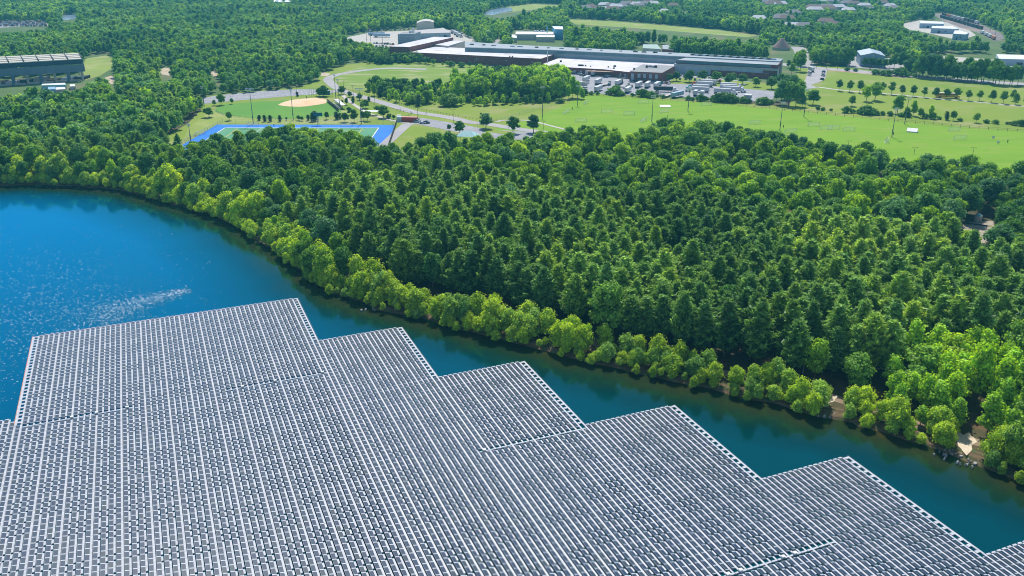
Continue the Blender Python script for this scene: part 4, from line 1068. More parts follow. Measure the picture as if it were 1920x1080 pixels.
for (x, y, t) in [(1464, 196, 150), (1478, 198, 152), (1492, 199, 158), (1470, 186, 146), (1486, 184, 140), (1498, 190, 150), (1455, 190, 168), (1504, 200, 176)]:
    tr('oak', (x, y), t, 'big dark round tree in the clump at the right end of the truck yard', 'tree clump right of the truck yard', .85)
for (x, y, t) in [(1478, 128, 112), (1490, 130, 106), (1500, 134, 98), (1494, 122, 96), (1484, 140, 118), (1502, 124, 92)]:
    tr('maple', (x, y), t, 'bright green tree at the right end wall of the long grey factory', 'trees at the factory end wall', .9)
bushes([(1400, 141, 9), (1412, 142, 9), (1426, 143, 9), (1440, 144, 9), (1452, 148, 10), (1464, 150, 12), (1476, 152, 12)], 'bush', 'dark shrub in front of the low canopy roof of the factory', 'shrubs under the canopy roof')
tr('oak', (1524, 196), 168, 'lone wide spreading tree on the grass with a shadow pool beneath', None, 1.3)
for (x, y, t, k, l) in [(1624, 190, 160, 'maple', 'light green tree in front of the path in the middle of the grass'), (1640, 188, 153, 'oak', 'tall dark tree in front of the path beside a lighter tree'),
                        (1597, 199, 179, 'park', 'small dark round tree standing alone left of the grass clump'), (1682, 213, 178, 'oak', 'broad tall tree at the left of the clump behind the playing field lamp'),
                        (1712, 217, 188, 'poplar', 'light green feathery tree in the clump behind the playing field lamp'), (1725, 221, 202, 'park', 'dark tree at the right of the clump behind the playing field'),
                        (1744, 222, 197, 'poplar', 'slim two pronged tree right of the clump behind the playing field'), (1775, 225, 209, 'spruce', 'dark cone shaped tree, left of a close pair at the field edge'),
                        (1787, 226, 207, 'park', 'dark tree, right of a close pair at the field edge'), (1830, 230, 211, 'park', 'dark round topped tree alone at the far field edge'), (1699, 219, 200, 'maple', 'yellow green round tree inside the clump behind the field lamp')]:
    tr(k, (x, y), t, l, None, .95)
bushes([(1533, 206, 7), (1542, 207, 6), (1558, 208, 5), (1586, 211, 12), (1598, 212, 8), (1610, 213, 9), (1621, 214, 16), (1632, 215, 14), (1642, 216, 9), (1655, 216, 8), (1669, 217, 9), (1690, 219, 8), (1704, 220, 9), (1734, 222, 9), (1748, 223, 12), (1761, 224, 6),
        (1800, 227, 7), (1849, 231, 7), (1867, 232, 8), (1888, 233, 5), (1896, 234, 6), (1903, 235, 9), (1914, 236, 12), (1925, 237, 12)], 'bush', 'dark shrub along the far edge of the playing field', 'shrubs along the far edge of the field')
for (x, y, t) in [(1622, 125, 108), (1634, 126, 108), (1646, 127, 110), (1658, 128, 110), (1632, 132, 128)]:
    tr('park', (x, y), t, 'dark tree in the row in front of the blue grey barn', 'trees in front of the barn', 1.1)
for (x, y, t) in [(1676, 128, 98), (1688, 130, 96), (1700, 131, 102), (1668, 127, 108), (1708, 134, 108)]:
    tr('oak', (x, y), t, 'tall round tree in the clump right of the barn', 'tree clump right of the barn', .8)
bushes([(1642, 140, 10), (1655, 141, 9), (1664, 142, 11), (1681, 142, 14), (1692, 143, 16), (1702, 144, 10), (1588, 133, 7), (1604, 134, 6), (1714, 145, 8)], 'bush', 'shrub on the verge between the cross road and the meadow', 'shrubs on the road verge')
for i in range(26):
    x = 1716 + i * 7.6 + random.uniform(-3, 3); y = 143 + (x - 1716) * .095 + random.uniform(-3, 2)
    tr('oak', (x, y), y - random.uniform(30, 48), 'large dark tree in the high tree belt right of the meadow', 'high tree belt right of the meadow', random.uniform(.75, .95))
for i in range(17):
    x = 1522 + i * 4.4; y = 121 + (x - 1520) * .045 + random.uniform(-3, 0)
    tr('oak', (x, y), y - random.uniform(24, 36), 'dark tree in the thick stand between side road and barn', 'tree stand left of the barn', .8)
# the young grove in the middle of the park and the hedges by the factory
grove = [(683, 172), (700, 180), (726, 190), (755, 197), (790, 199), (850, 201), (900, 200), (952, 199), (1000, 196), (1030, 192), (1056, 182), (1068, 168), (1050, 158), (1020, 158), (960, 162), (900, 165), (830, 166), (760, 166), (700, 162)]
Xg, Yg = jgrid(-260, 120, 560, 760, 5.2)
Gp = gl(grove)
for x, y in zip(Xg, Yg):
    if not inpoly(x, y, Gp): continue
    px, py = pix(x, y)
    if random.random() < (.3 if px < 850 else .12): continue
    if px < 850: k = random.choice(('park', 'spruce', 'park', 'poplar', 'poplar', 'bush')); h = random.uniform(3.5, 9.5)
    else: k = random.choice(('poplar', 'poplar', 'poplar', 'park', 'maple', 'park')); h = random.uniform(8, 18) if py < 188 else random.uniform(3, 7)
    s = h / PH[k]
    lab = ('young tree in the left low part of the long grove beside the drive' if px < 850 else 'tall feathery tree in the right high part of the long grove')
    tree_thing(k, NM[k], x, y, s * 1.1, random.uniform(0, 6.28), lab, CT.get(k, 'tree'), 'left part of the long grove' if px < 850 else 'right part of the long grove', None, s)
for (x, y, t) in [(1074, 183, 143), (1082, 184, 152), (1090, 186, 165), (1094, 186, 172), (1066, 186, 160)]:
    tr('poplar', (x, y), t, 'tall dark tree in the small clump at the end of the field fence', 'clump at the end of the fence', .95)
for (x, y, h) in [(1051, 193, 9), (1047, 193, 8)]: tr('bush', (x, y), y - h, 'grey green rounded shrub alone beside the field fence', 'shrub by the field fence', 1.6)
hed = [(690, 121), (705, 100), (740, 104), (775, 110), (810, 122), (860, 125), (905, 126), (940, 130), (985, 138), (1020, 140), (1045, 138), (1052, 148), (1020, 150), (975, 143), (925, 132), (880, 127), (840, 126), (780, 120)]
Hp = gl(hed); Xg, Yg = jgrid(-200, 80, 720, 960, 6.5)
for x, y in zip(Xg, Yg):
    if not inpoly(x, y, Hp): continue
    px, py = pix(x, y); k = random.choice(('maple', 'oak', 'bush', 'park')) ; h = random.uniform(5.5, 9.5) if px < 830 else random.uniform(2.5, 5.5)
    s = h / PH[k]
    tree_thing(k, NM[k], x, y, s * 1.15, random.uniform(0, 6.28), 'mid green tree in the belt before the tall brick wing' if px < 830 else 'low green shrub tree in the belt along the long brick wall', CT.get(k, 'tree'),
               'belt before the tall brick wing' if px < 830 else 'belt along the long brick wall', None, s)
wst = [(588, 140), (640, 118), (690, 117), (700, 96), (655, 92), (600, 100), (560, 120), (560, 150)]
Wp = gl(wst); Xg, Yg = jgrid(-330, -120, 640, 1000, 8)
for x, y in zip(Xg, Yg):
    if inpoly(x, y, Wp) and ok_mask(np.array([x]), np.array([y]))[0] == False:
        k = random.choice(('maple', 'oak', 'park')); s = random.uniform(7, 12) / PH[k]
        tree_thing(k, NM[k], x, y, s, random.uniform(0, 6.28), 'green tree at the wood edge left of the round meadow', 'tree', 'wood edge left of the round meadow', None, s)
# park trees around the ball field and the drive
for (k, x, y, t, l, w) in [
    ('spruce', 486, 226, 216, 'small dark cone shaped spruce, leftmost of four behind the blue turf', 1.3), ('spruce', 497, 228, 216, 'small dark spruce, second from left behind the blue turf', 1.1),
    ('spruce', 507, 228, 216, 'small dark spruce, third from left behind the blue turf', 1.2), ('spruce', 525, 228, 216, 'small dark spruce standing apart right of three others behind the blue turf', 1.0),
    ('park', 537, 226, 219, 'tiny bare stemmed sapling behind the blue turf', .8), ('park', 560, 226, 216, 'small round tree of a touching pair behind the blue turf', 1.2), ('park', 566, 227, 218, 'small round tree, right of a touching pair behind the blue turf', 1.3),
    ('spruce', 578, 226, 215, 'narrow dark spruce left of the scoreboard', 1.0), ('spruce', 586, 228, 211, 'tall dark spruce behind the scoreboard', 1.1), ('spruce', 591, 227, 208, 'tallest dark spruce behind the scoreboard', 1.1),
    ('park', 613, 224, 209, 'light green cone shaped tree right of the scoreboard', .95), ('spruce', 632, 224, 210, 'dense dark spruce at the corner of the outfield', 1.4), ('spruce', 638, 223, 212, 'slim dark spruce beside a wider one at the outfield corner', 1.0),
    ('park', 647, 229, 211, 'full round tree near the blue turf with a dark shadow', 1.2), ('park', 664, 229, 205, 'tall narrow tree between round tree and light mast', .8), ('park', 689, 227, 207, 'loose light green tree right of the light mast', 1.0),
    ('park', 681, 226, 208, 'small light green tree close to the light mast', .9), ('park', 719, 221, 198, 'big dark dense tree beside the small kiosk', 1.25), ('bush', 729, 222, 213, 'round shrub at the foot of the big dense tree', 1.0),
    ('park', 738, 224, 215, 'small dark tree left of the kiosk', 1.1), ('bush', 707, 206, 198, 'dark shrub beside the drive above the big dense tree', 1.2), ('park', 641, 177, 161, 'dark round lawn tree, leftmost of four along the drive', 1.25),
    ('park', 656, 182, 171, 'dark round lawn tree, second from left along the drive', 1.2), ('park', 674, 188, 175, 'dark round lawn tree, third from left along the drive', 1.2), ('spruce', 692, 190, 181, 'small dark pointed tree on the near side of the drive', 1.1),
    ('spruce', 662, 193, 181, 'narrow pointed tree in the lawn among the paths', 1.0), ('park', 650, 197, 183, 'thin light green tree in the lawn among the paths', .7), ('park', 642, 195, 187, 'small yellow green sapling in the lawn', .8),
    ('park', 686, 203, 186, 'round blue green tree with a light green neighbour', 1.2), ('maple', 679, 205, 190, 'light green tree touching a blue green one on the lawn', .7), ('park', 655, 216, 200, 'loose light tree near the foul line fence', .9),
    ('oak', 607, 181, 160, 'big dark tree behind the ball field backstop', 1.35), ('oak', 598, 180, 165, 'dark tree left of the big one behind the backstop', 1.1), ('spruce', 558, 181, 172, 'small dark spruce on the grass strip behind the ball field', 1.1),
    ('park', 415, 197, 175, 'slim tree between parking lot and outfield', 1.0), ('park', 402, 198, 187, 'small young tree left of the slim one by the outfield', 1.0), ('park', 435, 195, 184, 'small tree right of the slim one by the outfield', 1.0),
    ('park', 392, 220, 201, 'round light green tree at the left corner of the outfield', 1.5), ('park', 430, 226, 209, 'ragged light tree between outfield and blue turf', 1.1), ('oak', 372, 201, 186, 'dark round tree at the wood edge by the parking lot', 1.0),
    ('oak', 911, 241, 212, 'wide round shade tree on the island by the parking lot', 1.35), ('oak', 962, 250, 218, 'broad shade tree, left of a pair by the field path', 1.1), ('oak', 1000, 249, 215, 'broad shade tree, right of a pair by the field path', 1.1),
    ('oak', 862, 252, 226, 'dark round tree beside the near end of the parking lot', 1.2), ('park', 842, 245, 233, 'small thin tree at the lower parking lot edge', 1.0), ('bush', 694, 158, 155, 'tiny dark shrub alone in the round meadow', 1.4),
    ('bush', 902, 214, 211, 'tiny dark shrub alone on the grass right of the drive', 1.4), ('pine', 335, 281, 249, 'dark conifer at the left corner of the blue turf', .9), ('spruce', 1582, 207, 202, 'small dark stub of a shrub at the field edge', 1)]:
    tr(k, (x, y), t, l, None, w)
# ------------------------------------------------------------------ masts, lamps, poles
def mast(b, ty, n, label, group=None, rz=0.0, w=3.2):
    x, y = g(*b); h = hgt_at(b, (b[0], ty))
    e_ = empty('light_mast', (x, y, LZ), rz, label, 'light mast', group)
    m = MB(); m.bar((0, 0, 0), (0, 0, h), .26, 8, .12); m.build('pole', M_STEEL if n < 0 else M_POLE, e_)
    n = abs(n)
    m = MB(); m.box(0, 0, h, w, .16, .16); m.box(0, 0, h - .95, w, .16, .16); m.box(0, .0, 3.8, .55, .4, 2.0); m.build('crossarm', M_POLE, e_)
    lm = MB(); lm.box(0, -.25, 0, .42, .35, .5); lm.box(0, -.45, .02, .46, .1, .56); lmm = lm.mesh('lamp_head', M_LAMP)
    for i in range(n):
        for z in (h + .1, h - .85): link('lamp_head', lmm, e_, (-w / 2 + .25 + i * (w - .5) / max(1, n - 1), 0, z))
for (x, y, t, l) in [(1017, 217, 162, 'field light mast beside the grass fence, leftmost on the playing field'), (1083, 197, 160, 'field light mast right of the small tree clump'), (1222, 228, 180, 'field light mast left of centre on the playing field'),
                     (1289.8, 208.5, 166, 'field light mast in front of the parked trailers'), (1462, 245, 192, 'field light mast with bright lamps near the right tree clump'), (1507, 219.5, 167, 'field light mast left of the lone spreading tree'),
                     (1672, 257, 203, 'field light mast nearest the wood on the right'), (1696, 233, 183, 'field light mast in front of the tree clump on the right')]:
    mast((x, y), t, 5, l, None, random.uniform(-.4, .4))
for (x, y, t, l) in [(475, 232, 166, 'tall sports mast at the upper edge of the blue turf, left'), (550, 225, 168, 'slim tall mast behind the row of spruces'), (677.5, 232.5, 166, 'tall sports mast with wide lamp bank right of the outfield'),
                     (630, 186, 139, 'tall thin mast beside the drive bend, left of a pair'), (637, 203, 149, 'tall mast beside the bleachers, right of a pair'), (358, 267, 233, 'mast at the near left corner of the blue turf'), (383, 200, 163, 'mast by the left end of the parking lot')]:
    mast((x, y), t, 7 if 'wide' in l or 'edge' in l else 3, l, None, 0, 5.5 if 'wide' in l or 'edge' in l else 1.8)
def lamp(b, ty, label, group, double=True, m_=None):
    x, y = g(*b); h = hgt_at(b, (b[0], ty)); e_ = empty('street_lamp', (x, y, LZ), random.uniform(-.5, .5), label, 'street lamp', group)
    m = MB(); m.bar((0, 0, 0), (0, 0, h), .13, 7, .08); m.build('pole', m_ or M_DARK, e_)
    m = MB(); m.bar((-1.1 if double else 0, 0, h), (1.1, 0, h), .06, 5); m.build('arm', m_ or M_DARK, e_)
    hd = MB(); hd.box(0, 0, 0, .75, .34, .16); hm = hd.mesh('lamp_head', M_DARK)
    for sx_ in ((-1, 1) if double else (1,)): link('lamp_head', hm, e_, (1.25 * sx_, 0, h - .06))
for (x, y, t) in [(850, 231, 205), (783.5, 220, 196), (750.4, 208, 194), (703, 196, 170), (662.5, 180, 160), (556, 174, 156), (1018.5, 250, 228), (432, 183, 174), (645, 174, 150)]:
    lamp((x, y), t, 'dark twin headed lamp post beside the park drive', 'lamp posts along the park drive')
for (x, y, t) in [(1590, 276, 264), (1713.7, 288, 276), (1822, 299, 277)]:
    lamp((x, y), t, 'dark lamp post rising between playing field and wood edge', 'lamp posts at the wood edge')
def upole(b, ty, label, group=None, m_=M_WOOD):
    x, y = g(*b); h = hgt_at(b, (b[0], ty)); e_ = empty('utility_pole', (x, y, LZ), .5, label, 'utility pole', group)
    m = MB(); m.bar((0, 0, 0), (0, 0, h), .17, 8, .12); m.build('pole', m_, e_)
    m = MB(); m.box(0, 0, h - .5, 2.2, .12, .14); m.build('crossarm', m_, e_)
    im = MB(); im.bar((0, 0, 0), (0, 0, .22), .06, 6); imm = im.mesh('insulator', M_STEEL)
    for q in (-.95, 0, .95): link('insulator', imm, e_, (q, 0, h - .43))
    return (x, y, LZ + h)
M_PALEWOOD = mat('pale_pole_wood', (0.42, 0.40, 0.38), (0.34, 0.32, 0.30), 1.0, .8)
U = [upole((1505, 702), 648, 'pale wooden utility pole in the gap behind the shrubs at right', None, M_PALEWOOD), upole((1285, 640), 588, 'pale wooden utility pole at the edge of the pines near the centre', None, M_PALEWOOD),
     upole((1700, 752), 700, 'pale wooden utility pole hidden among the bright thicket trees', None, M_PALEWOOD), upole((1105, 606), 556, 'pale wooden utility pole at the pine edge left of centre', None, M_PALEWOOD)]
for a_, b_ in ((2, 0), (0, 1), (1, 3)):
    m = MB(); p0, p1 = Vector(U[a_]), Vector(U[b_]); pr = p0
    for i in range(1, 13):
        t = i / 12; q = p0.lerp(p1, t); q.z -= 1.3 * 4 * t * (1 - t); m.bar(pr, q, .022, 4); pr = q
    tag(m.build('power_line', M_STEEL), {2: 'sagging power line over the bright thicket at right', 0: 'sagging power line along the pine edge right of centre', 1: 'sagging power line along the pine edge left of centre'}[a_], 'power line')
for (x, y, t) in [(1507, 126, 113), (1530, 128, 114), (1549, 129, 112), (1570, 130, 112), (1629, 135, 120)]:
    upole((x, y), t, 'dark utility pole along the cross road behind the meadow', 'poles along the cross road')
for (x, y, t, r_) in [(1866, 66, 50, 0), (1834, 55, 43, 0), (1856, 60, 46, 0), (1780, 38, 28, 0)]:
    upole((x, y), t, 'dark pole standing in the distant rail yard', 'poles in the rail yard')
# ------------------------------------------------------------------ fences and rails
def fence(name, pts, hgt_, step, m_, label, rails=2, mesh_=False, ground=True, solid=None):
    P = gl(pts) if ground else pts; e_ = empty(name, (P[0][0], P[0][1], LZ), 0, label, 'fence'); ox, oy = P[0]
    posts = MB(); rl = MB(); pp = []
    for i in range(len(P) - 1):
        (ax, ay), (bx, by) = P[i], P[i + 1]; n = max(1, int(math.hypot(bx - ax, by - ay) / step))
        for k in range(n): pp.append((ax + (bx - ax) * k / n - ox, ay + (by - ay) * k / n - oy))
    pp.append((P[-1][0] - ox, P[-1][1] - oy))
    pm = MB(); pm.box(0, 0, hgt_ / 2, .16 if not mesh_ else .09, .16 if not mesh_ else .09, hgt_); pmm = pm.mesh('post', m_)
    for q in pp[:100]: link('post', pmm, e_, (q[0], q[1], 0))
    if len(pp) > 100:
        for q in pp[100:]: posts.box(q[0], q[1], hgt_ / 2, .16, .16, hgt_)
        tag(posts.build('post', m_, e_), kind='stuff')
    for i in range(len(pp) - 1):
        a, b_ = pp[i], pp[i + 1]
        for k in range(rails):
            z = hgt_ * (k + 1) / rails - .12
            rl.bar((a[0], a[1], z), (b_[0], b_[1], z), .05 if not mesh_ else .03, 4)
        if mesh_:
            L_ = math.hypot(b_[0] - a[0], b_[1] - a[1]); n = int(L_ / .35)
            for k in range(1, n): rl.bar((a[0] + (b_[0] - a[0]) * k / n, a[1] + (b_[1] - a[1]) * k / n, 0), (a[0] + (b_[0] - a[0]) * k / n, a[1] + (b_[1] - a[1]) * k / n, hgt_ - .12), .012, 3)
    rl.build('rail', m_, e_)
    if solid:
        s_ = MB()
        for i in range(len(pp) - 1):
            a, b_ = pp[i], pp[i + 1]; s_.prism([(a[0] - .03, a[1]), (a[0] + .03, a[1]), (b_[0] + .03, b_[1]), (b_[0] - .03, b_[1])], .1, hgt_ - .25)
        s_.build('wind_screen', solid, e_)
fence('rail_fence', [(647, 168), (690, 179), (735, 191), (775, 203), (815, 211), (860, 219), (900, 225), (930, 229)], 1.0, 2.6, M_DARK, 'low dark post and rail fence on the far side of the drive', 1)
fence('rail_fence', [(626, 171), (634, 170), (660, 182), (700, 196), (725, 204), (750, 208), (770, 211), (773, 214), (762, 219), (752, 221)], 1.0, 2.6, M_DARK, 'low dark post and rail fence on the near side of the drive', 1)
fence('chain_fence', [(895, 237), (940, 226), (1000, 208), (1040, 197), (1075, 187)], 2.2, 4, M_STEEL, 'thin wire fence between rough grass and bright playing field', 2, True)
fence('chain_fence', [(bx0 - 3.5, by0 - 8), (bx0 + 2.5, by1 + 4.5), (bx1 + .5, by1 + 2.5)], 3.0, 4, M_STEEL, 'wire fence around the left and far sides of the blue turf', 2, True, False)
fence('chain_fence', [(bx1 + .5, by1 + 2.5), (bx1 + 5, by0 - 4)], 3.0, 4, M_DARK, 'fence with dark wind screen along the right side of the blue turf', 2, False, False, MATS['dark_metal'])
fence('chain_fence', [(400, 206), (420, 217), (460, 222), (540, 226), (610, 224), (642, 217)], 1.4, 4, M_STEEL, 'curved wire fence around the outfield', 2, True)
fence('chain_fence', [(1105, 178.5), (1200, 185), (1300, 192), (1400, 200.5), (1500, 210), (1600, 220), (1700, 230), (1800, 239), (1925, 249)], 1.8, 5, M_DARK, 'long dark fence along the far edge of the playing field', 2, False)
# ------------------------------------------------------------------ goals and other things on the fields
gm_ = MB()
for a_, b_ in (((-3.6, 0, 0), (-3.6, 0, 2.4)), ((3.6, 0, 0), (3.6, 0, 2.4)), ((-3.6, 0, 2.4), (3.6, 0, 2.4)), ((-3.6, 0, 2.4), (-3.6, 1.8, 0)), ((3.6, 0, 2.4), (3.6, 1.8, 0)), ((-3.6, 1.8, 0), (3.6, 1.8, 0)), ((-3.6, 0, 0), (-3.6, 1.8, 0)), ((3.6, 0, 0), (3.6, 1.8, 0))): gm_.bar(a_, b_, .08, 6)
gfm = gm_.mesh('goal_frame', M_WHITE)
nm_ = MB()
for k in range(13):
    x = -3.6 + k * .6; nm_.bar((x, 0, 2.4), (x, 1.8, 0), .025, 3)
for k in range(5):
    t = k / 5; nm_.bar((-3.6, 1.8 * t, 2.4 * (1 - t)), (3.6, 1.8 * t, 2.4 * (1 - t)), .025, 3)
gnm = nm_.mesh('net', M_WHITE)
for i, (x, y, rz) in enumerate([(1100, 195, 1.2), (1064, 212, 1.0), (1138, 211.5, .1), (1180, 216, .1), (1206, 194, 0), (1247, 211, .6), (1090, 229, .2), (1526, 237, .1), (1549.5, 243, .1), (1564, 243, .1), (1592, 246, .1), (1665, 267, 1.3), (1208, 228, 1.0), (1415.6, 233, .3), (1483, 249, .3), (1790, 246, .2), (1800, 262, .1), (1325, 198, .1)]):
    p = g(x, y); e_ = empty('soccer_goal', (p[0], p[1], LZ + .06), rz, 'white framed soccer goal standing on the bright playing field', 'goal', 'soccer goals on the playing field')
    link('goal_frame', gfm, e_); link('net', gnm, e_)
for (x, y, rz, l) in [(377, 253, 1.0, 'white goal lying on the blue turf at its left end'), (474, 237, 0, 'white goal at the far edge of the blue turf, left'), (650, 238, 0, 'white goal at the far edge of the blue turf, right')]:
    p = g(x, y); e_ = empty('soccer_goal', (p[0], p[1], LZ + .15), rz, l, 'goal'); link('goal_frame', gfm, e_); link('net', gnm, e_)
for (x, y, rz, sx_, l) in [(1247, 200.5, 0, 7.5, 'flat white tarp laid on the grass near the trailers'), (1710, 247.5, -.5, 6, 'white tipped over equipment shelter on the right of the field')]:
    p = g(x, y); m = MB(); m.prism([(-sx_ / 2, -2), (sx_ / 2, -2), (sx_ / 2, 2), (-sx_ / 2, 2)], 0, [.25, .25, 1.0, 1.0] if sx_ > 7 else [.6, .6, 2.0, 2.0]); m.box(0, -2.05, .15, sx_, .15, .3)
    e_ = empty('field_cover', (p[0], p[1], LZ + .06), rz, l, 'cover'); m.build('sheet', M_WHITE, e_)
for (x, y, l) in [(1862, 260, 'small white board, upper of two on the far right of the field'), (1871, 269.5, 'small white board, lower of two on the far right of the field')]:
    p = g(x, y); e_ = empty('marker_board', (p[0], p[1], LZ + .06), .3, l, 'board'); m = MB(); m.box(0, 0, 1.0, 1.8, .12, 1.3); m.build('panel', M_WHITE, e_); m = MB(); m.box(-.7, 0, .4, .1, .1, .8); m.build('leg', M_WHITE, e_); m = MB(); m.box(.7, 0, .4, .1, .1, .8); m.build('leg', M_WHITE, e_)
# people: tiny dark figures on the fields (one continuous skinned body each)
def person(x, y, rz, label, shirt, pant, z=LZ + .08):
    me = bpy.data.meshes.new('person')
    vs = [(0, 0, .95), (.1, 0, .9), (.13, .08, .5), (.13, .02, .05), (.13, .16, .03), (-.1, 0, .9), (-.13, -.06, .5), (-.13, -.14, .06), (-.13, 0, .03), (0, 0, 1.2), (0, 0, 1.42), (.19, 0, 1.4), (.27, .02, 1.12), (.25, .12, .88), (-.19, 0, 1.4), (-.27, -.02, 1.12), (-.25, .06, .88), (0, .01, 1.53), (0, .02, 1.64), (0, .02, 1.75)]
    es = [(0, 1), (1, 2), (2, 3), (3, 4), (0, 5), (5, 6), (6, 7), (7, 8), (0, 9), (9, 10), (10, 11), (11, 12), (12, 13), (10, 14), (14, 15), (15, 16), (10, 17), (17, 18), (18, 19)]
    rd = [.15, .11, .07, .045, .035, .11, .07, .045, .035, .14, .16, .08, .05, .035, .08, .05, .035, .06, .1, .07]
    me.from_pydata(vs, es, []); me.materials.append(shirt)
    o = link('person', me, None, (x, y, z), rz)
    md = o.modifiers.new('skin', 'SKIN'); me.skin_vertices[0].data[0].use_root = True
    for i, r_ in enumerate(rd): me.skin_vertices[0].data[i].radius = (r_, r_)
    tag(o, label, 'person')
M_NAVY = mat('navy_cloth', (.03, .035, .06), (.04, .045, .07), 5, .9); M_WSH = mat('white_cloth', (.6, .6, .6), (.5, .5, .5), 5, .9)
try:
    for (x, y, l, m_) in [(1468.5, 240, 'person in dark clothes standing by the field light mast', M_NAVY), (1675, 253, 'person in dark clothes beside the right field light mast', M_NAVY), (1073, 206, 'person in dark clothes on the playing field near the tree clump', M_NAVY),
                          (1251, 221, 'person in dark clothes on the field near the wood edge', M_NAVY), (799, 214, 'person in dark clothes walking on the park drive', M_NAVY), (1889, 268, 'person in dark clothes at the far right of the field', M_NAVY),
                          (575, 185, 'person in dark clothes by the infield', M_NAVY), (514, 237.5, 'person in dark clothes at the edge of the blue turf', M_NAVY), (737, 236, 'person in pale shirt near the fence corner of the blue turf', M_WSH)]:
        p = g(x, y); person(p[0], p[1], random.uniform(0, 6), l, m_, m_)
except Exception as ex: print('person', ex)
# ------------------------------------------------------------------ vehicles
def pm(name, c, r=.35): return mat(name, c, tuple(v * .92 for v in c), .5, r, spec=.5, fine=0)
PAINT = {'white': pm('white_car_paint', (.75, .76, .78)), 'black': pm('black_car_paint', (.02, .02, .025)), 'silver': pm('silver_car_paint', (.42, .44, .46)), 'grey': pm('grey_car_paint', (.16, .17, .18)),
         'red': pm('red_car_paint', (.42, .03, .03)), 'blue': pm('blue_car_paint', (.04, .10, .25)), 'dark green': pm('green_car_paint', (.04, .10, .07)), 'teal': pm('teal_truck_paint', (.06, .42, .45))}
def loft(m, secs):                      # closed body through cross sections (x, half width, z low, z high)
    k = len(m.v)
    for (x, w, z0, z1, wt) in secs: m.v += [(x, -w, z0), (x, w, z0), (x, wt, z1), (x, -wt, z1)]
    for i in range(len(secs) - 1):
        a = k + i * 4; b_ = a + 4
        for q in range(4): r_ = (q + 1) % 4; m.f.append((a + q, b_ + q, b_ + r_, a + r_)); m.m.append(m.mi)
    m.f.append((k, k + 1, k + 2, k + 3)); m.m.append(m.mi); e2 = k + (len(secs) - 1) * 4; m.f.append((e2 + 3, e2 + 2, e2 + 1, e2)); m.m.append(m.mi)
CARM = {}
def car_meshes(kind, col):
    if (kind, col) in CARM: return CARM[(kind, col)]
    b_ = MB(); w_ = MB(); H_ = {'sedan': 1.42, 'suv': 1.75, 'van': 2.1, 'pickup': 1.8}[kind]; hood = {'sedan': .85, 'suv': 1.0, 'van': 1.15, 'pickup': 1.05}[kind]
    loft(b_, [(-2.3, .78, .35, hood * .85, .72), (-2.2, .88, .28, hood * .97, .8), (-.8, .9, .25, hood + .02, .84), (1.0, .9, .25, hood, .84), (2.1, .86, .28, hood * .8, .78), (2.3, .75, .35, hood * .62, .68)])
    r0, r1, r2, r3 = {'sedan': (-1.9, -1.1, .3, 1.1), 'suv': (-2.15, -1.95, .4, 1.15), 'van': (-2.25, -2.15, .9, 1.7), 'pickup': (-.75, -.6, .5, 1.2)}[kind]
    loft(w_, [(r0, .8, hood - .02, hood, .78), (r1, .8, hood - .02, H_ - .06, .66), (r2, .8, hood - .02, H_ - .06, .66), (r3, .8, hood - .02, hood, .78)])
    b_.prism([(r1 + .02, -.64), (r2 - .02, -.64), (r2 - .02, .64), (r1 + .02, .64)], H_ - .07, H_)
    if kind == 'pickup':
        b_.box(-1.5, -.82, hood + .12, 1.5, .08, .3); b_.box(-1.5, .82, hood + .12, 1.5, .08, .3); b_.box(-2.25, 0, hood + .12, .08, 1.6, .3)
    wh = MB(); wh.bar((0, -.11, .33), (0, .11, .33), .33, 10)
    CARM[(kind, col)] = (b_.mesh('car_body', PAINT[col]), w_.mesh('car_windows', M_GLASS), wh.mesh('wheel', M_TIRE))
    return CARM[(kind, col)]
def car(px, py, rz, kind, col, label, group=None, z=LZ + .13, xy=None):
    x, y = xy or g(px, py); bm_, wm, whm = car_meshes(kind, col)
    e_ = empty('parked_car', (x, y, z), rz, label, {'van': 'van', 'pickup': 'pickup'}.get(kind, 'car'), group)
    link('body', bm_, e_); link('windows', wm, e_)
    for sx_ in (-1.4, 1.4):
        for sy_ in (-.82, .82): link('wheel', whm, e_, (sx_, sy_, 0))
for (x, y, rz, k, c, l) in [(775, 226, -.2, 'pickup', 'white', 'white pickup beside the red container at the park lot'), (780.5, 225, -.2, 'suv', 'black', 'black car right beside the red container'), (782.5, 229.5, -.15, 'suv', 'silver', 'silver car second along the row at the park lot'),
                            (786.5, 229.8, -.15, 'sedan', 'white', 'white car beside the silver one at the park lot'), (793, 232, -.1, 'sedan', 'white', 'white car near the right end of the park lot row'), (799.5, 231.5, -.1, 'pickup', 'black', 'black car at the right end of the park lot row')]:
    car(x, y, rz + 1.2 * 0, k, c, l)
D1, D2 = R(67.5), R(-19)
ci = 0
def cars(pts, rz, label_place, group, cols=('white', 'silver', 'black', 'grey', 'white', 'red', 'white', 'blue')):
    global ci
    for (x, y) in pts:
        c = cols[ci % len(cols)]; k = ('sedan', 'suv', 'sedan', 'pickup', 'suv', 'van')[ci % 6]; ci += 1
        kn = {'van': 'van', 'pickup': 'pickup', 'suv': 'tall car', 'sedan': 'car'}[k]
        car(x, y, rz + random.uniform(-.12, .12), k, c, f'{c} {kn} {label_place}', f'{c} {kn}s {group}')
c3 = lambda x, y: (1080 + x / 8.727, 120 + y / 8.727)
cars([c3(*p) for p in [(885, 295), (935, 297), (985, 298), (1030, 300), (1075, 303), (1115, 306), (1165, 308), (1215, 308), (1260, 312), (1305, 314), (1350, 316), (1395, 320), (1440, 322), (1490, 326), (1525, 330)]], D1, 'parked in the row below the brick hall', 'below the brick hall')
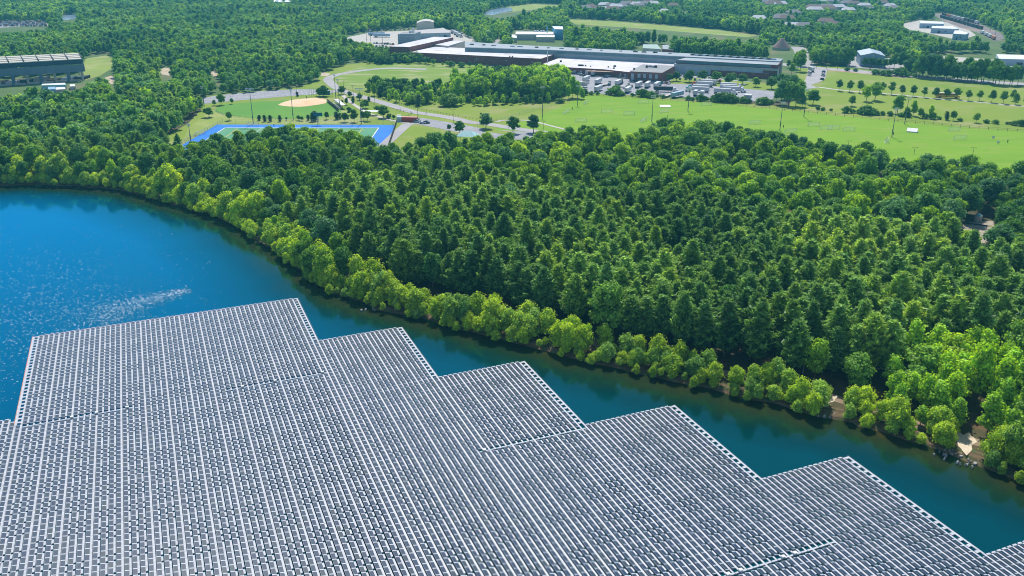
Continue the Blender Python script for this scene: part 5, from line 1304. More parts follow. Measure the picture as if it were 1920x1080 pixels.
cars([c3(*p) for p in [(480, 222), (530, 205), (560, 190), (665, 222), (720, 236), (800, 236), (545, 150), (620, 160), (510, 150), (400, 160), (95, 195), (150, 206), (25, 170), (60, 172), (230, 165)]], D2, 'parked close to the low brick wing', 'close to the low brick wing')
cars([c3(*p) for p in [(195, 325), (545, 350), (790, 400), (845, 375), (910, 380), (1330, 505), (1370, 510), (580, 490), (1465, 380), (985, 500), (960, 520)]], D1, 'standing loose among the trailers', 'standing among the trailers')
cars([(1286, 149.5), (1295, 150), (1303, 150.5), (1311, 151), (1321, 151.5), (1330, 152), (1338, 152.5), (1346, 153), (1275, 149), (1283, 144), (1292, 145), (1330, 148), (1350, 154), (1396, 160)], D1, 'half hidden under the row of rounded trees', 'under the row of rounded trees')
cars([(1544, 136), (1543.5, 139), (1543, 143), (1541, 150)], R(100), 'parked at the right kerb of the access road', 'at the right kerb of the access road')
cars([(1518, 138.5), (1517.5, 142.5)], R(100), 'parked at the left kerb of the access road', 'at the left kerb of the access road', ('white',))
cars([(1589, 110), (1590, 113), (1591, 116.5), (1591, 119.5)], 0.1, 'parked on the lot left of the barn', 'on the lot left of the barn')
cars([(690 + i * 8.5, 60 - i * .5) for i in range(13)], R(80), 'in the far row behind the grey tower block', 'in the far row behind the grey block')
cars([(702 + i * 5, 82 + i * .3) for i in range(8)] + [(700 + i * 6, 88) for i in range(5)], R(80), 'on the yard left of the grey tower block', 'on the yard left of the grey block')
cars([(984, 120), (988, 121), (994, 121), (962, 120), (968, 120)], R(100), 'behind the hedge at the long brick wall', 'behind the hedge at the brick wall')
k = 0
for r_ in range(5):
    for q in range(18):
        cars([(-2 + q * 5.1 + random.uniform(-1, 1), 41.6 + r_ * 2.0)], R(85), 'in the crowded car lot far away at upper left', 'in the far car lot', ('white', 'silver', 'white', 'grey', 'white', 'blue', 'red'))
cars([(1840 + i * 6, 124 + i * .6) for i in range(10)] + [(1730 + i * 9, 108) for i in range(7)], R(80), 'on the works yard behind the high tree belt', 'behind the high tree belt')
# trailers and trucks
def trailer_mesh(col, L_=14.0, low=False):
    b_ = MB()
    if low: b_.box(0, 0, 1.15, L_, 2.5, .28); b_.box(L_ / 2 - .1, 0, 1.9, .2, 2.5, 1.3)
    else:
        b_.box(0, 0, 2.6, L_, 2.55, 2.8)
        for i in range(9): b_.box(-L_ / 2 + .8 + i * (L_ - 1.6) / 8, 0, 2.6, .08, 2.6, 2.75)
    return b_.mesh('cargo_box', col)
fr = MB(); fr.box(0, 0, 1.08, 13, 1.0, .26); fr.box(3.6, -.8, .6, .2, .2, 1.0); fr.box(3.6, .8, .6, .2, .2, 1.0); frm = fr.mesh('under_frame', M_DARK)
tw = MB(); tw.bar((0, -1.2, .5), (0, 1.2, .5), .5, 10); twm = tw.mesh('wheel_pair', M_TIRE)
TB = {'white': trailer_mesh(mat('trailer_white', (.62, .63, .64), (.55, .56, .58), .5, .5), 12.6), 'dark': trailer_mesh(M_DARK), 'low': trailer_mesh(M_CONC, 14, True), 'orange': trailer_mesh(mat('orange_trailer_paint', (.6, .2, .1), (.55, .22, .12), .5, .5)), 'blue': trailer_mesh(mat('pale_blue_trailer_paint', (.38, .5, .62), (.34, .46, .58), .5, .5))}
CB = {}
def cab_meshes(col):
    if col in CB: return CB[col]
    c_ = MB(); loft(c_, [(-1.6, 1.2, .6, 3.4, 1.15), (-.2, 1.2, .6, 3.6, 1.1), (.5, 1.15, .6, 2.9, 1.05), (.6, 1.1, .6, 1.9, 1.0), (2.2, 1.0, .6, 1.7, .85), (2.5, .9, .7, 1.3, .8)])
    w_ = MB(); loft(w_, [(.28, 1.17, 2.0, 2.95, 1.06), (.64, 1.1, 1.95, 2.75, 1.02)])
    CB[col] = (c_.mesh('cab', PAINT[col]), w_.mesh('windscreen', M_GLASS)); return CB[col]
def truck(px, py, rz, kind='white', cab=None, label='', group=None, sc=1.0, z=LZ + .13):
    x, y = g(px, py); e_ = empty('semi_trailer' if not cab else 'articulated_truck', (x, y, z), rz, label, 'trailer' if not cab else 'truck', group); e_.scale = (sc, 1, 1)
    link('cargo_box', TB[kind], e_); link('under_frame', frm, e_)
    for q in (-5.4, -4.2): link('wheel_pair', twm, e_, (q, 0, 0))
    if cab:
        a, b_ = cab_meshes(cab); o = link('cab', a, e_, (9.0, 0, 0)); link('windscreen', b_, o)
        for q in (8.0, 10.6): link('wheel_pair', twm, e_, (q, 0, 0))
GT = 'white trailers in the truck yard'
for p in [(165, 285), (365, 325), (1025, 380), (1170, 380), (365, 445), (850, 465)]:
    truck(*c3(*p), D1 + random.uniform(-.06, .06), 'white', None, 'white box trailer parked end on to the brick building', GT)
truck(*c3(300, 185), D1, 'white', 'dark green', 'white truck with dark cab backed toward the low brick wing')
truck(*c3(690, 345), D1, 'white', 'black', 'white truck with black cab left of the flat trailer')
truck(*c3(1320, 385), D1, 'white', 'teal', 'white truck with teal cab near the middle of the yard')
truck(*c3(490, 350), D1 - .15, 'low', None, 'empty flatbed trailer between two white trailers')
truck(*c3(760, 385), D1 - .5, 'low', None, 'pale flatbed trailer slanting beside the black cab truck')
truck(*c3(1510, 530), D1 - .1, 'low', None, 'empty flatbed trailer at the lower edge of the yard')
truck(*c3(1430, 455), D2 + .12, 'dark', 'white', 'long truck with open dark trailer and white cab')
truck(*c3(1655, 545), D1 - .35, 'blue', None, 'pale blue ended trailer at the lower edge of the yard')
truck(*c3(55, 375), D2, 'white', None, 'white trailer half hidden behind the small tree clump')
for (x, y, l, c, sg) in [(1328, 159, 'white truck, topmost of the close packed group in the yard', 'silver', 1), (1321, 162.5, 'white truck with red cab in the close packed group', 'red', 1), (1314, 168.5, 'white truck with teal cab in the close packed group', 'teal', 1), (1313, 173, 'white truck, lowest left of the close packed group', 'white', 1),
                     (1354, 176, 'white truck nearest the hedge in the close packed group', 'white', 0), (1366, 165, 'white truck, upper right of the close packed group', 'white', 0), (1365, 168.5, 'white truck, middle right of the close packed group', 'silver', 0), (1370, 172, 'long white truck facing right beside the empty asphalt', 'white', 0)]:
    truck(x, y, D2 + (math.pi if sg else 0), 'white', c, l)
for (x, y) in [(1304, 179.5), (1316, 180.5), (1399, 187.5), (1405, 188)]: truck(x, y, D1, 'white', None, 'short white container trailer by the hedge of the truck yard', 'short white trailers by the hedge', .5)
truck(1520.5, 134.5, R(100), 'white', None, 'white truck body at the left kerb of the access road', None, .55)
for i in range(9): truck(829 + i * 7.6, 113.6 + i * .62, R(55), ('white', 'white', 'orange', 'white', 'white', 'blue', 'white', 'orange', 'orange')[i], None, {0: 'white trailer, first of the slanted row by the brick wall'}.get(i, '%s trailer in the slanted row by the long brick wall' % ('white', 'white', 'orange', 'white', 'white', 'pale blue', 'white', 'orange', 'orange')[i]),
                          'slanted trailers by the brick wall' if i else None, .8)
for (x, y, l) in [(716, 70, 'pale trailer lying crosswise on the yard left of the grey block'), (706, 67, 'pale trailer behind another on the yard left of the grey block')]: truck(x, y, 0.05, 'blue', None, l, None, 1.4)
for (x, y) in [(850, 63), (856, 66), (860, 69)]: truck(x, y, R(-60), 'white', 'white', 'white truck in the short line right of the pale hangar', 'white trucks right of the hangar', .8)
# yellow school bus
p = g(1776, 183.5); e_ = empty('school_bus', (p[0], p[1], LZ + .1), R(-12), 'yellow school bus on the park path behind the row of trees', 'bus'); e_.scale = (1.35, 1.2, 1.15)
m = MB(); loft(m, [(-6, 1.2, .5, 3.0, 1.1), (4.2, 1.2, .5, 3.0, 1.1), (4.5, 1.15, .5, 1.7, 1.0), (6, 1.0, .5, 1.5, .9)]); m.build('body', mat('bus_yellow', (.75, .42, .02), (.7, .4, .03), 1, .5), e_)
m = MB(); m.box(-.8, 0, 3.03, 10, 1.9, .08); m.build('roof', M_WHITE, e_)
wm_ = MB(); wm_.box(0, 0, 0, .8, 2.42, .6); wmm = wm_.mesh('bus_window', M_GLASS)
for i in range(9): link('window', wmm, e_, (-5.2 + i * 1.1, 0, 2.2))
for q in (-4, 4.2): link('wheel_pair', twm, e_, (q, 0, -.05))
# ------------------------------------------------------------------ buildings
def bld(name, label, cat='building', at=(0, 0)):
    e_ = empty(name, (at[0], at[1], LZ), 0, label, cat); return e_
def blk(e_, px, ztop, wall, roof, z0=0.0, par=.35, wname='wall', rname='roof', world_pts=False):
    """walls and roof of one block from the four roof corners as seen at height ztop above the ground"""
    P = px if world_pts else [g(a, b_, LZ + ztop) for a, b_ in px]
    ox, oy = e_.location[0], e_.location[1]; Q = [(x - ox, y - oy) for x, y in P]
    cx_ = sum(q[0] for q in Q) / len(Q); cy_ = sum(q[1] for q in Q) / len(Q)
    ins = []
    for q in Q:
        d_ = math.hypot(q[0] - cx_, q[1] - cy_); t = 1 - .45 / d_; ins.append((cx_ + (q[0] - cx_) * t, cy_ + (q[1] - cy_) * t))
    m = MB(); m.prism(Q, z0 - .2, ztop - par)
    n = len(Q)
    for i in range(n):
        j = (i + 1) % n; m.prism([Q[i], Q[j], ins[j], ins[i]], ztop - par, ztop, False)
    w = m.build(wname, wall, e_)
    m = MB(); m.prism(ins, ztop - par + .002, ztop - .05, False); r_ = m.build(rname, roof, e_)
    return Q
def on_wall(e_, a, b_, t0, t1, z0, z1, m_, name, th=.12):
    """a panel (door, window, band) set on the wall that runs from a to b, between the fractions t0 and t1"""
    dx, dy = b_[0] - a[0], b_[1] - a[1]; L_ = math.hypot(dx, dy); nx_, ny_ = dy / L_, -dx / L_
    p = (a[0] + dx * t0, a[1] + dy * t0); q = (a[0] + dx * t1, a[1] + dy * t1)
    m = MB(); m.prism([(p[0] + nx_ * th, p[1] + ny_ * th), (q[0] + nx_ * th, q[1] + ny_ * th), (q[0] - nx_ * .1, q[1] - ny_ * .1), (p[0] - nx_ * .1, p[1] - ny_ * .1)], z0, z1)
    return m.build(name, m_, e_)
def unit(e_, px, py, z, sx_, sy_, h, m_=M_STEEL, rz=-.33, name='roof_unit'):
    x, y = g(px, py, LZ + z); ox, oy = e_.location[0], e_.location[1]
    m = MB(); m.box(0, 0, h / 2, sx_, sy_, h); m.box(0, 0, h + .1, sx_ * .7, sy_ * .7, .25); m.build(name, m_, e_, (x - ox, y - oy, z - .2), rz)
fb = bld('brick_factory', 'huge brick and grey factory with white flat roofs and a long sawtooth hall', 'factory', g(1020, 120))
A_ = blk(fb, [(767, 97.7), (1015, 110), (1052, 97.8), (815, 87.5)], 8.0, M_BRICK, M_WROOF)
Bq = blk(fb, [(730, 87), (766.6, 88.2), (850, 70), (815, 68.6)], 12.5, M_BRICK, M_WROOF)
blk(fb, [(816, 83.5), (840.4, 86.2), (871.5, 76.7), (851, 75.4)], 9.6, M_CONC, M_WROOF)
Gq = blk(fb, [(1018, 119.5), (1032, 124.3), (1132, 130), (1158, 132.8), (1180, 135.2), (1252, 131), (1276, 121.5), (1264, 116), (1055, 106)], 5.4, M_BRICK, M_WROOF)
Hq = blk(fb, [(1180.8, 133.8), (1242, 136.6), (1264.5, 124), (1205.5, 120.6)], 8.2, M_BRICK, M_GROOF)
# the long grey hall: lower strip, glass band, upper roof with rows of monitors
blk(fb, [(872, 93), (1031, 97.5), (1220, 107.5), (1290, 112), (1290, 106), (1220, 102), (1000, 90), (872, 84)], 8.6, M_METALW, M_SAW)
blk(fb, [(872, 88.5), (1031, 93.5), (1220, 102.5), (1300, 106.8), (1463, 115), (1468.5, 110), (1273, 99), (1000, 85.5), (872, 78)], 12.0, M_SAW, M_SAW)
FQ = [(872, 88.5), (1031, 93.5), (1220, 102.5), (1300, 106.8), (1463, 115)]
fo_ = lambda p, z=12.0: (lambda w: (w[0] - fb.location[0], w[1] - fb.location[1]))(g(p[0], p[1], LZ + z))
for i in range(3): on_wall(fb, fo_(FQ[i]), fo_(FQ[i + 1]), 0.003, .997, 8.9, 11.4, M_DKGLASS, 'clerestory_window')
blk(fb, [(1264, 119.5), (1459, 129.5), (1463.5, 122), (1282, 112)], 8.2, M_METALW, M_SAW)
blk(fb, [(1268, 112.3), (1459, 121.8), (1465, 115.5), (1290, 107)], 11.2, M_BRICK, M_SAW)
P1, P2_, P3, P4 = fo_((1264, 119.5), 8.2), fo_((1459, 129.5), 8.2), fo_((1268, 112.3), 11.2), fo_((1459, 121.8), 11.2)
on_wall(fb, P3, P4, .005, .93, 8.7, 10.9, M_DKGLASS, 'clerestory_window'); on_wall(fb, P1, P2_, .005, .99, 7.0, 7.9, M_STEEL, 'eave_band')
on_wall(fb, P1, P2_, .86, .995, .5, 6.6, M_BRICK, 'brick_panel')
on_wall(fb, P1, P2_, .40, .44, .2, 3.8, M_DARK, 'door'); on_wall(fb, P1, P2_, .16, .19, .2, 3.8, M_DARK, 'door')
blk(fb, [(1313.8, 130), (1442.7, 137.8), (1446, 133.2), (1319.5, 126)], 4.6, M_BRICK, M_WROOF)
for (za, zb, yo) in ((12.0, 13.4, -2.0), (12.0, 13.2, 1.2)):
    pass
for k in range(22):
    t = k / 21; unit(fb, 1300 + t * 150, 103.5 + t * 8.4, 12, 5.0, 2.2, 1.1, M_METALW if k % 2 else M_DARK)
for k in range(16):
    t = k / 15 + random.uniform(-.02, .02); unit(fb, 880 + t * 380, 83.5 + t * 17, 12, random.uniform(2, 5), 2, .9, random.choice((M_STEEL, M_DARK, M_METALW)))
for (x, y, z, a, b_, h, m_) in [(968, 94, 8, 5, 4, 2.6, M_STEEL), (963, 95, 8, 3, 3, 2.0, M_STEEL), (956, 106.5, 8, .8, .8, 1, M_DARK), (961, 107, 8, .8, .8, 1, M_DARK), (1051.5, 116, 5.4, 1.6, 1.6, 1.4, M_DARK), (1089, 123.5, 5.4, 5, 2, 1.2, M_DARK), (1098, 124, 5.4, 1.2, 1.2, 1, M_DARK),
                                (1140.5, 126.3, 5.4, 1, 1, 1, M_DARK), (1152.7, 125, 5.4, 2.2, 1.6, 1.2, M_DARK), (1151, 128.6, 5.4, 1.4, 1.2, 1, M_DARK), (1107.5, 125, 5.4, .8, .8, .8, M_DARK), (1212.5, 126.5, 8.2, 1.6, 2, 1.8, M_DARK), (1219.5, 125.6, 8.2, 3.6, 2, 1.5, M_STEEL), (1229.5, 126.5, 8.2, 2.2, 2, 1.7, M_DARK), (1189, 130.3, 8.2, 1.4, 1.4, 1.2, M_DARK), (1224, 126.2, 8.2, 2.2, 1.4, 1.4, M_STEEL)]:
    unit(fb, x, y, z, a, b_, h, m_)
for k in range(5):
    t = (.05, .25, .42, .60, .78)[k]; on_wall(fb, Hq[0], Hq[1], t, t + .09, 3.4 if k else .2, 6.6, M_METALW, 'tall_window')
    if k: on_wall(fb, Hq[0], Hq[1], t, t + .09, .4, 2.6, M_DKGLASS, 'window')
on_wall(fb, Hq[0], Hq[1], .02, .98, 6.95, 7.1, M_STEEL, 'wall_pipe')
for k, t in enumerate((.1, .3, .52, .74, .93)): on_wall(fb, A_[0], A_[1], t, t + .008, 4.0, 5.2, M_METALW, 'wall_vent')
for t in (.06, .26, .44, .56): on_wall(fb, Gq[1], Gq[2], t, t + .04, 1.0, 3.2, M_METALW, 'window')
on_wall(fb, Gq[1], Gq[2], .66, .71, .2, 4.0, M_WHITE, 'door')
for t in (.2, .6): on_wall(fb, Gq[3], Gq[4], t, t + .14, .8, 3.6, M_METALW, 'tall_window')
m = MB(); q = Gq[2]; m.prism([(q[0] - 14, q[1] + 1.2), (q[0] - 14, q[1] - 3), (q[0] + 8, q[1] - 8), (q[0] + 8, q[1] - 3)], 4.1, 4.3); m.build('loading_canopy', mat('tan_canopy', (.48, .32, .22), (.42, .28, .2), .5, .8), fb)
m = MB(); m.bar((0, 0, 0), (0, 0, 9.5), .35, 8); x, y = g(1026.5, 116, LZ + 5.4); m.build('wall_stack', M_WHITE, fb, (x - fb.location[0], y - fb.location[1], 5.2))
# grey tower block, hangar, barrel roofed hall left of the factory
e_ = bld('grey_tower_block', 'tall grey corrugated block left of the factory', 'building', g(746, 81))
Q = blk(e_, [(745.6, 64.2), (778, 63.2), (788.5, 59), (757, 60)], 10.4, mat('corrugated_grey', (.22, .30, .36), (.17, .25, .31), .3, .6, stretch=(.4, .4, 6)), M_GROOF)
for z in (2.5, 5.0, 7.5): on_wall(e_, Q[0], Q[1], 0.002, .998, z, z + .35, M_STEEL, 'cladding_rib')
unit(e_, 770, 61.5, 10.4, 3, 3, 2.5, M_WHITE); unit(e_, 775, 60.5, 10.4, 2, 2, 4.5, M_LAMP)
e_ = bld('pale_hangar', 'wide pale hangar with low pitched roof behind the grey block', 'hangar', g(790, 72))
Q = blk(e_, [(779, 63), (845, 61), (832, 52.3), (775, 57)], 6.2, mat('pale_hangar_wall', (.40, .48, .52), (.36, .43, .48), .3, .7), mat('tan_roof', (.50, .46, .44), (.44, .41, .40), .05, .8))
on_wall(e_, Q[0], Q[1], .80, .88, .2, 3.4, M_DARK, 'door'); on_wall(e_, Q[0], Q[1], .55, .6, .2, 2.8, M_DARK, 'door')
e_ = bld('barrel_hall', 'cream hall with curved barrel top rising behind the pale hangar', 'hall', g(798, 60))
px_ = [g(781.5, 58, LZ), g(814, 56, LZ), g(813, 52, LZ), g(783, 54, LZ)]; ox, oy = e_.location[0], e_.location[1]; a0, b0, c0_, d0 = [(p[0] - ox, p[1] - oy) for p in px_]
m = MB(); n = 10; top = 9.2
F1 = [(a0[0] + (b0[0] - a0[0]) * i / n, a0[1] + (b0[1] - a0[1]) * i / n, top + 2.2 * math.sin(math.pi * i / n)) for i in range(n + 1)]
B1 = [(d0[0] + (c0_[0] - d0[0]) * i / n, d0[1] + (c0_[1] - d0[1]) * i / n, top + 2.2 * math.sin(math.pi * i / n)) for i in range(n + 1)]
m.poly([(a0[0], a0[1], 0), (b0[0], b0[1], 0)] + F1[::-1]); m.poly([(c0_[0], c0_[1], 0), (d0[0], d0[1], 0)] + B1)
m.poly([(b0[0], b0[1], 0), (c0_[0], c0_[1], 0), B1[-1], F1[-1]]); m.poly([(d0[0], d0[1], 0), (a0[0], a0[1], 0), F1[0], B1[0]])
m.build('wall', mat('cream_wall', (.56, .53, .45), (.5, .47, .40), .3, .8), e_)
m = MB()
for i in range(n): m.poly([(F1[i][0], F1[i][1], F1[i][2] + .03), (F1[i + 1][0], F1[i + 1][1], F1[i + 1][2] + .03), (B1[i + 1][0], B1[i + 1][1], B1[i + 1][2] + .03), (B1[i][0], B1[i][1], B1[i][2] + .03)])
m.build('roof', M_SIDING, e_)
for (x, y, t, l) in [(695.5, 81, 56, 'high mast with a bright lamp ring, left of two by the factory yard'), (717, 80, 56, 'high mast with a bright lamp ring, right of two by the factory yard'), (688, 81, 60, 'thin high mast at the left of the factory yard')]:
    mast((x, y), t, 5, l, None, 0, 2.6)
# blue and white plant behind the factory
e_ = bld('blue_plant', 'white plant with sky blue tower among trees behind the factory', 'plant', g(1000, 74))
blk(e_, [(966.5, 64), (1038, 64.2), (1038, 59.5), (967, 59)], 6.5, M_SIDING, M_WHITE); blk(e_, [(953, 70), (969, 71), (969, 65), (952, 64.5)], 5.0, M_SIDING, M_WHITE); blk(e_, [(1005, 69), (1040, 69.5), (1040, 65), (1006, 65)], 5.5, M_SIDING, M_WHITE)
blk(e_, [(1040, 54.5), (1056, 55), (1055.5, 49.5), (1035, 49)], 11.5, M_SKYB, M_WHITE, wname='tower_wall', rname='tower_roof')
for q in (1024, 1026.5):
    m = MB(); m.bar((0, 0, 0), (0, 0, 8), .3, 8); x, y = g(q, 62, LZ + 6); m.build('stack', M_SKYB, e_, (x - e_.location[0], y - e_.location[1], 5.8))
for q in (1003, 1008, 1015, 1019): unit(e_, q, 59.6, 6.5, 2.5, 2, 1.5, M_WHITE)
# barn
e_ = bld('grey_blue_barn', 'large grey blue barn with shallow gable facing the meadow', 'barn', g(1611.7, 124))
w0, w1 = g(1611.7, 124.5), g(1656.5, 126); dx, dy = w1[0] - w0[0], w1[1] - w0[1]; L_ = math.hypot(dx, dy); ux, uy = dx / L_, dy / L_; vx, vy = -uy, ux; D_b = 34
f = lambda s, d_, z: (ux * s + vx * d_, uy * s + vy * d_, z)
m = MB(); hE, hP = 9.6, 12.2
m.poly([f(0, 0, 0), f(L_, 0, 0), f(L_, 0, hE), f(L_ / 2, 0, hP), f(0, 0, hE)]); m.poly([f(L_, D_b, 0), f(0, D_b, 0), f(0, D_b, hE), f(L_ / 2, D_b, hP), f(L_, D_b, hE)]); m.poly([f(0, D_b, 0), f(0, 0, 0), f(0, 0, hE), f(0, D_b, hE)]); m.poly([f(L_, 0, 0), f(L_, D_b, 0), f(L_, D_b, hE), f(L_, 0, hE)])
m.build('wall', mat('barn_cladding', (.34, .44, .56), (.30, .40, .52), .2, .6), e_)
for s_ in (0, 1):
    m = MB(); a, b_ = (f(-.4, -.5, hE + .05), f(L_ / 2, -.5, hP + .12)) if s_ == 0 else (f(L_ / 2, -.5, hP + .12), f(L_ + .4, -.5, hE + .05)); c_, d_ = (f(L_ / 2, D_b + .5, hP + .12), f(-.4, D_b + .5, hE + .05)) if s_ == 0 else (f(L_ + .4, D_b + .5, hE + .05), f(L_ / 2, D_b + .5, hP + .12))
    m.poly([a, b_, c_, d_]); m.poly([tuple(Vector(q) - Vector((0, 0, .2))) for q in (d_, c_, b_, a)]); m.build('roof', M_METALW, e_)
m = MB(); m.box(0, 0, 6, .5, .5, 12.5); p = f(L_ * .52, -.3, 0); m.build('flue', M_WHITE, e_, (p[0], p[1], 0)); m = MB(); m.box(0, 0, 0, 4, .2, 4); p = f(L_ * .25, -.12, 2.2); m.build('door', M_METALW, e_, p, math.atan2(uy, ux))
# big shed at the left edge
e_ = bld('open_shed', 'long open industrial shed with slatted pale roof and slate grey side', 'shed', g(156, 152.5))
ZR = 17.5
nr, nl_, fr_, fl = g(154.5, 110, LZ + ZR), g(-70, 122.5, LZ + ZR), g(147, 100.6, LZ + ZR), g(-75, 111, LZ + ZR); ox, oy = e_.location[0], e_.location[1]
lo = lambda p: (p[0] - ox, p[1] - oy); a0, b0, c0_, d0 = lo(nl_), lo(nr), lo(fr_), lo(fl)
lerp = lambda p, q, t: (p[0] + (q[0] - p[0]) * t, p[1] + (q[1] - p[1]) * t)
for k in range(4):
    t0, t1 = k / 4 + .012, (k + 1) / 4 - .03; m = MB(); m.prism([lerp(a0, d0, t0), lerp(b0, c0_, t0), lerp(b0, c0_, t1), lerp(a0, d0, t1)], ZR - .6 + k * .25, ZR + k * .25); m.build('roof_strip', mat('pale_roof_slat', (.58, .55, .47), (.50, .48, .42), .1, .8), e_)
for k in range(9):
    t = k / 8; m = MB(); a, b_ = lerp(a0, b0, t), lerp(d0, c0_, t); m.prism([(a[0] - .25, a[1]), (a[0] + .25, a[1]), (b_[0] + .25, b_[1]), (b_[0] - .25, b_[1])], ZR + .05, ZR + 1.15); m.build('roof_rib', M_DARK, e_)
m = MB(); m.prism([lerp(a0, d0, .02), lerp(b0, c0_, .02), lerp(b0, c0_, .05), lerp(a0, d0, .05)], 13.4, ZR - .7); m.build('upper_screen', mat('navy_screen', (.03, .06, .10), (.04, .07, .11), .2, .5), e_)
m = MB(); m.prism([(a0[0], a0[1] - 1.2), (b0[0] + 1, b0[1] - 1.2), (b0[0] + 1, b0[1] - .9), (a0[0], a0[1] - .9)], 7.4, 13.3); m.build('side_cladding', M_GREYCLAD, e_)
for k in range(9):
    t = .03 + k * .118; a = lerp(a0, b0, t); m = MB(); m.box(a[0], a[1] - .5, 3.8, 2.2 if k % 2 else 1.2, 1.6, 7.6); m.build('pier', M_GREYCLAD if k % 2 else M_CONC, e_); bq = lerp(d0, c0_, t); m = MB(); m.box(bq[0], bq[1], 8.5, .6, .6, 17); m.build('column', M_STEEL, e_)
for k in range(8):
    t0, t1 = .04 + k * .118, .04 + k * .118 + .095; a, b_ = lerp(a0, b0, t0), lerp(a0, b0, t1); m = MB(); m.prism([(a[0], a[1] - 2.4), (b_[0], b_[1] - 2.4), (b_[0], b_[1] - 1.9), (a[0], a[1] - 1.9)], 0, 1.4); m.build('low_wall', M_CONC, e_)
    m = MB(); m.prism([(a[0], a[1] + 6), (b_[0], b_[1] + 6), (b_[0], b_[1] + 16), (a[0], a[1] + 16)], 0, random.uniform(1, 4), False); m.build('stored_scrap', [M_CONC, M_TILE, M_WHITE, M_DARK][k % 4], e_)
e_ = bld('site_office', 'low white flat roofed office in front of the open shed', 'building', g(100, 168))
blk(e_, [(77, 160), (124, 158.5), (122, 155), (79, 157)], 3.4, M_TEAL, M_WHITE); blk(e_, [(90, 167.5), (104, 167), (104, 162.5), (90, 163)], 2.6, mat('light_blue_roof', (.30, .50, .68), (.26, .46, .62), 1, .5), MATS['light_blue_roof']); blk(e_, [(104, 168), (123, 167), (122, 163), (105, 163.5)], 3.0, M_SIDING, M_WHITE)
blk(e_, [(131, 162), (141.5, 161.5), (140, 157.5), (130.5, 158)], 2.8, M_SIDING, M_WHITE)
# small things in the park
e_ = bld('shipping_container', 'red container with white front beside the park parking lot', 'container', g(764, 228)); e_.rotation_euler.z = R(-8)
m = MB(); m.box(1.5, 0, 1.5, 10, 3, 3)
for i in range(20): m.box(-3.2 + i * .5, 0, 1.5, .1, 3.1, 2.8)
m.build('body', M_RED, e_); m = MB(); m.box(-5.2, 0, 1.5, 3.2, 3.06, 3.06); m.build('front', M_METALW, e_); m = MB(); m.box(1.5, 0, 3.06, 10, 3, .12); m.build('roof', mat('faded_red', (.6, .25, .2), (.52, .22, .2), .6, .6), e_)
e_ = bld('kiosk', 'small grey kiosk with white flat roof by the red container', 'kiosk', g(748, 224)); m = MB(); m.box(0, 0, 1.3, 1.8, 1.8, 2.6); m.build('wall', M_GREYCLAD, e_); m = MB(); m.box(0, 0, 2.75, 2.6, 2.6, .25); m.build('roof', M_WHITE, e_)
e_ = bld('sun_shelter', 'flat white sun shelter between trees above the blue turf', 'shelter', g(695, 216)); m = MB(); m.box(0, 0, 2.7, 10, 5, .2); m.build('roof', M_WHITE, e_)
for a, b_ in ((-4.5, -2), (4.5, -2), (-4.5, 2), (4.5, 2)): m = MB(); m.box(a, b_, 1.35, .15, .15, 2.7); m.build('leg', M_STEEL, e_)
e_ = bld('pavilion', 'pale teal hip roofed pavilion poking out of the wood edge', 'pavilion', g(877, 268)); e_.rotation_euler.z = -.2
m = MB(); m.v += [(-6, -4.5, 3), (6, -4.5, 3), (6, 4.5, 3), (-6, 4.5, 3), (-2, 0, 5.6), (2, 0, 5.6)]; m.f += [(0, 1, 5, 4), (1, 2, 5), (2, 3, 4, 5), (3, 0, 4), (3, 2, 1, 0)]; m.m += [0] * 5; m.build('roof', M_TEAL, e_, (0, 0, 1.5))
for a, b_ in ((-5.5, -4), (5.5, -4), (-5.5, 4), (5.5, 4)): m = MB(); m.box(a, b_, 2.25, .25, .25, 4.5); m.build('leg', M_CONC, e_)
e_ = bld('scoreboard', 'dark green scoreboard on posts behind the blue turf', 'scoreboard', g(597, 234)); m = MB(); m.box(0, 0, 6.6, 6, .3, 2.2); m.build('panel', mat('scoreboard_green', (.03, .13, .14), (.04, .16, .16), 1, .6), e_)
for q in (-1, 1): m = MB(); m.box(q * .4, .1, 2.8, .25, .25, 5.6); m.build('leg', M_STEEL, e_)
e_ = bld('backstop', 'curved wire backstop with teal screen at the home plate', 'backstop', g(602, 182))
m = MB()
for k in range(13):
    a = math.pi * (.02 + .96 * k / 12); m.bar((9 * math.cos(a), 5 * math.sin(a), 0), (8.6 * math.cos(a), 4.6 * math.sin(a), 6), .07, 5)
    if k: a1 = math.pi * (.02 + .96 * (k - 1) / 12); [m.bar((9 * math.cos(a1), 5 * math.sin(a1), z), (9 * math.cos(a), 5 * math.sin(a), z), .05, 4) for z in (1.5, 3, 4.5, 5.9)]
m.build('frame', M_STEEL, e_); m = MB(); m.box(1.5, 5.1, 2.2, 9, .15, 3.2); m.build('screen', M_TEAL if False else mat('teal_screen', (.03, .22, .22), (.04, .25, .25), 1, .7), e_)
e_ = bld('bleachers', 'rows of benches under a pale roof along the foul line', 'bleachers', g(628, 200)); d_ = g(641, 213); c_ = g(612, 188); a = math.atan2(d_[1] - c_[1], d_[0] - c_[0]); e_.rotation_euler.z = a
for k in range(4): m = MB(); m.box(0, .5 + k * .8, .45 + k * .45, 26, .4, .1); m.build('bench', M_STEEL, e_)
m = MB(); m.box(0, -1.4, 1.2, 40, .12, 2.4); m.build('dugout_wall', M_DARK, e_); m = MB(); m.box(0, 3.6, 2.9, 26, 3.0, .2); m.build('roof', M_WROOF, e_)
for q in (-12, -4, 4, 12): m = MB(); m.box(q, 4.6, 1.45, .2, .2, 2.9); m.build('leg', M_STEEL, e_)
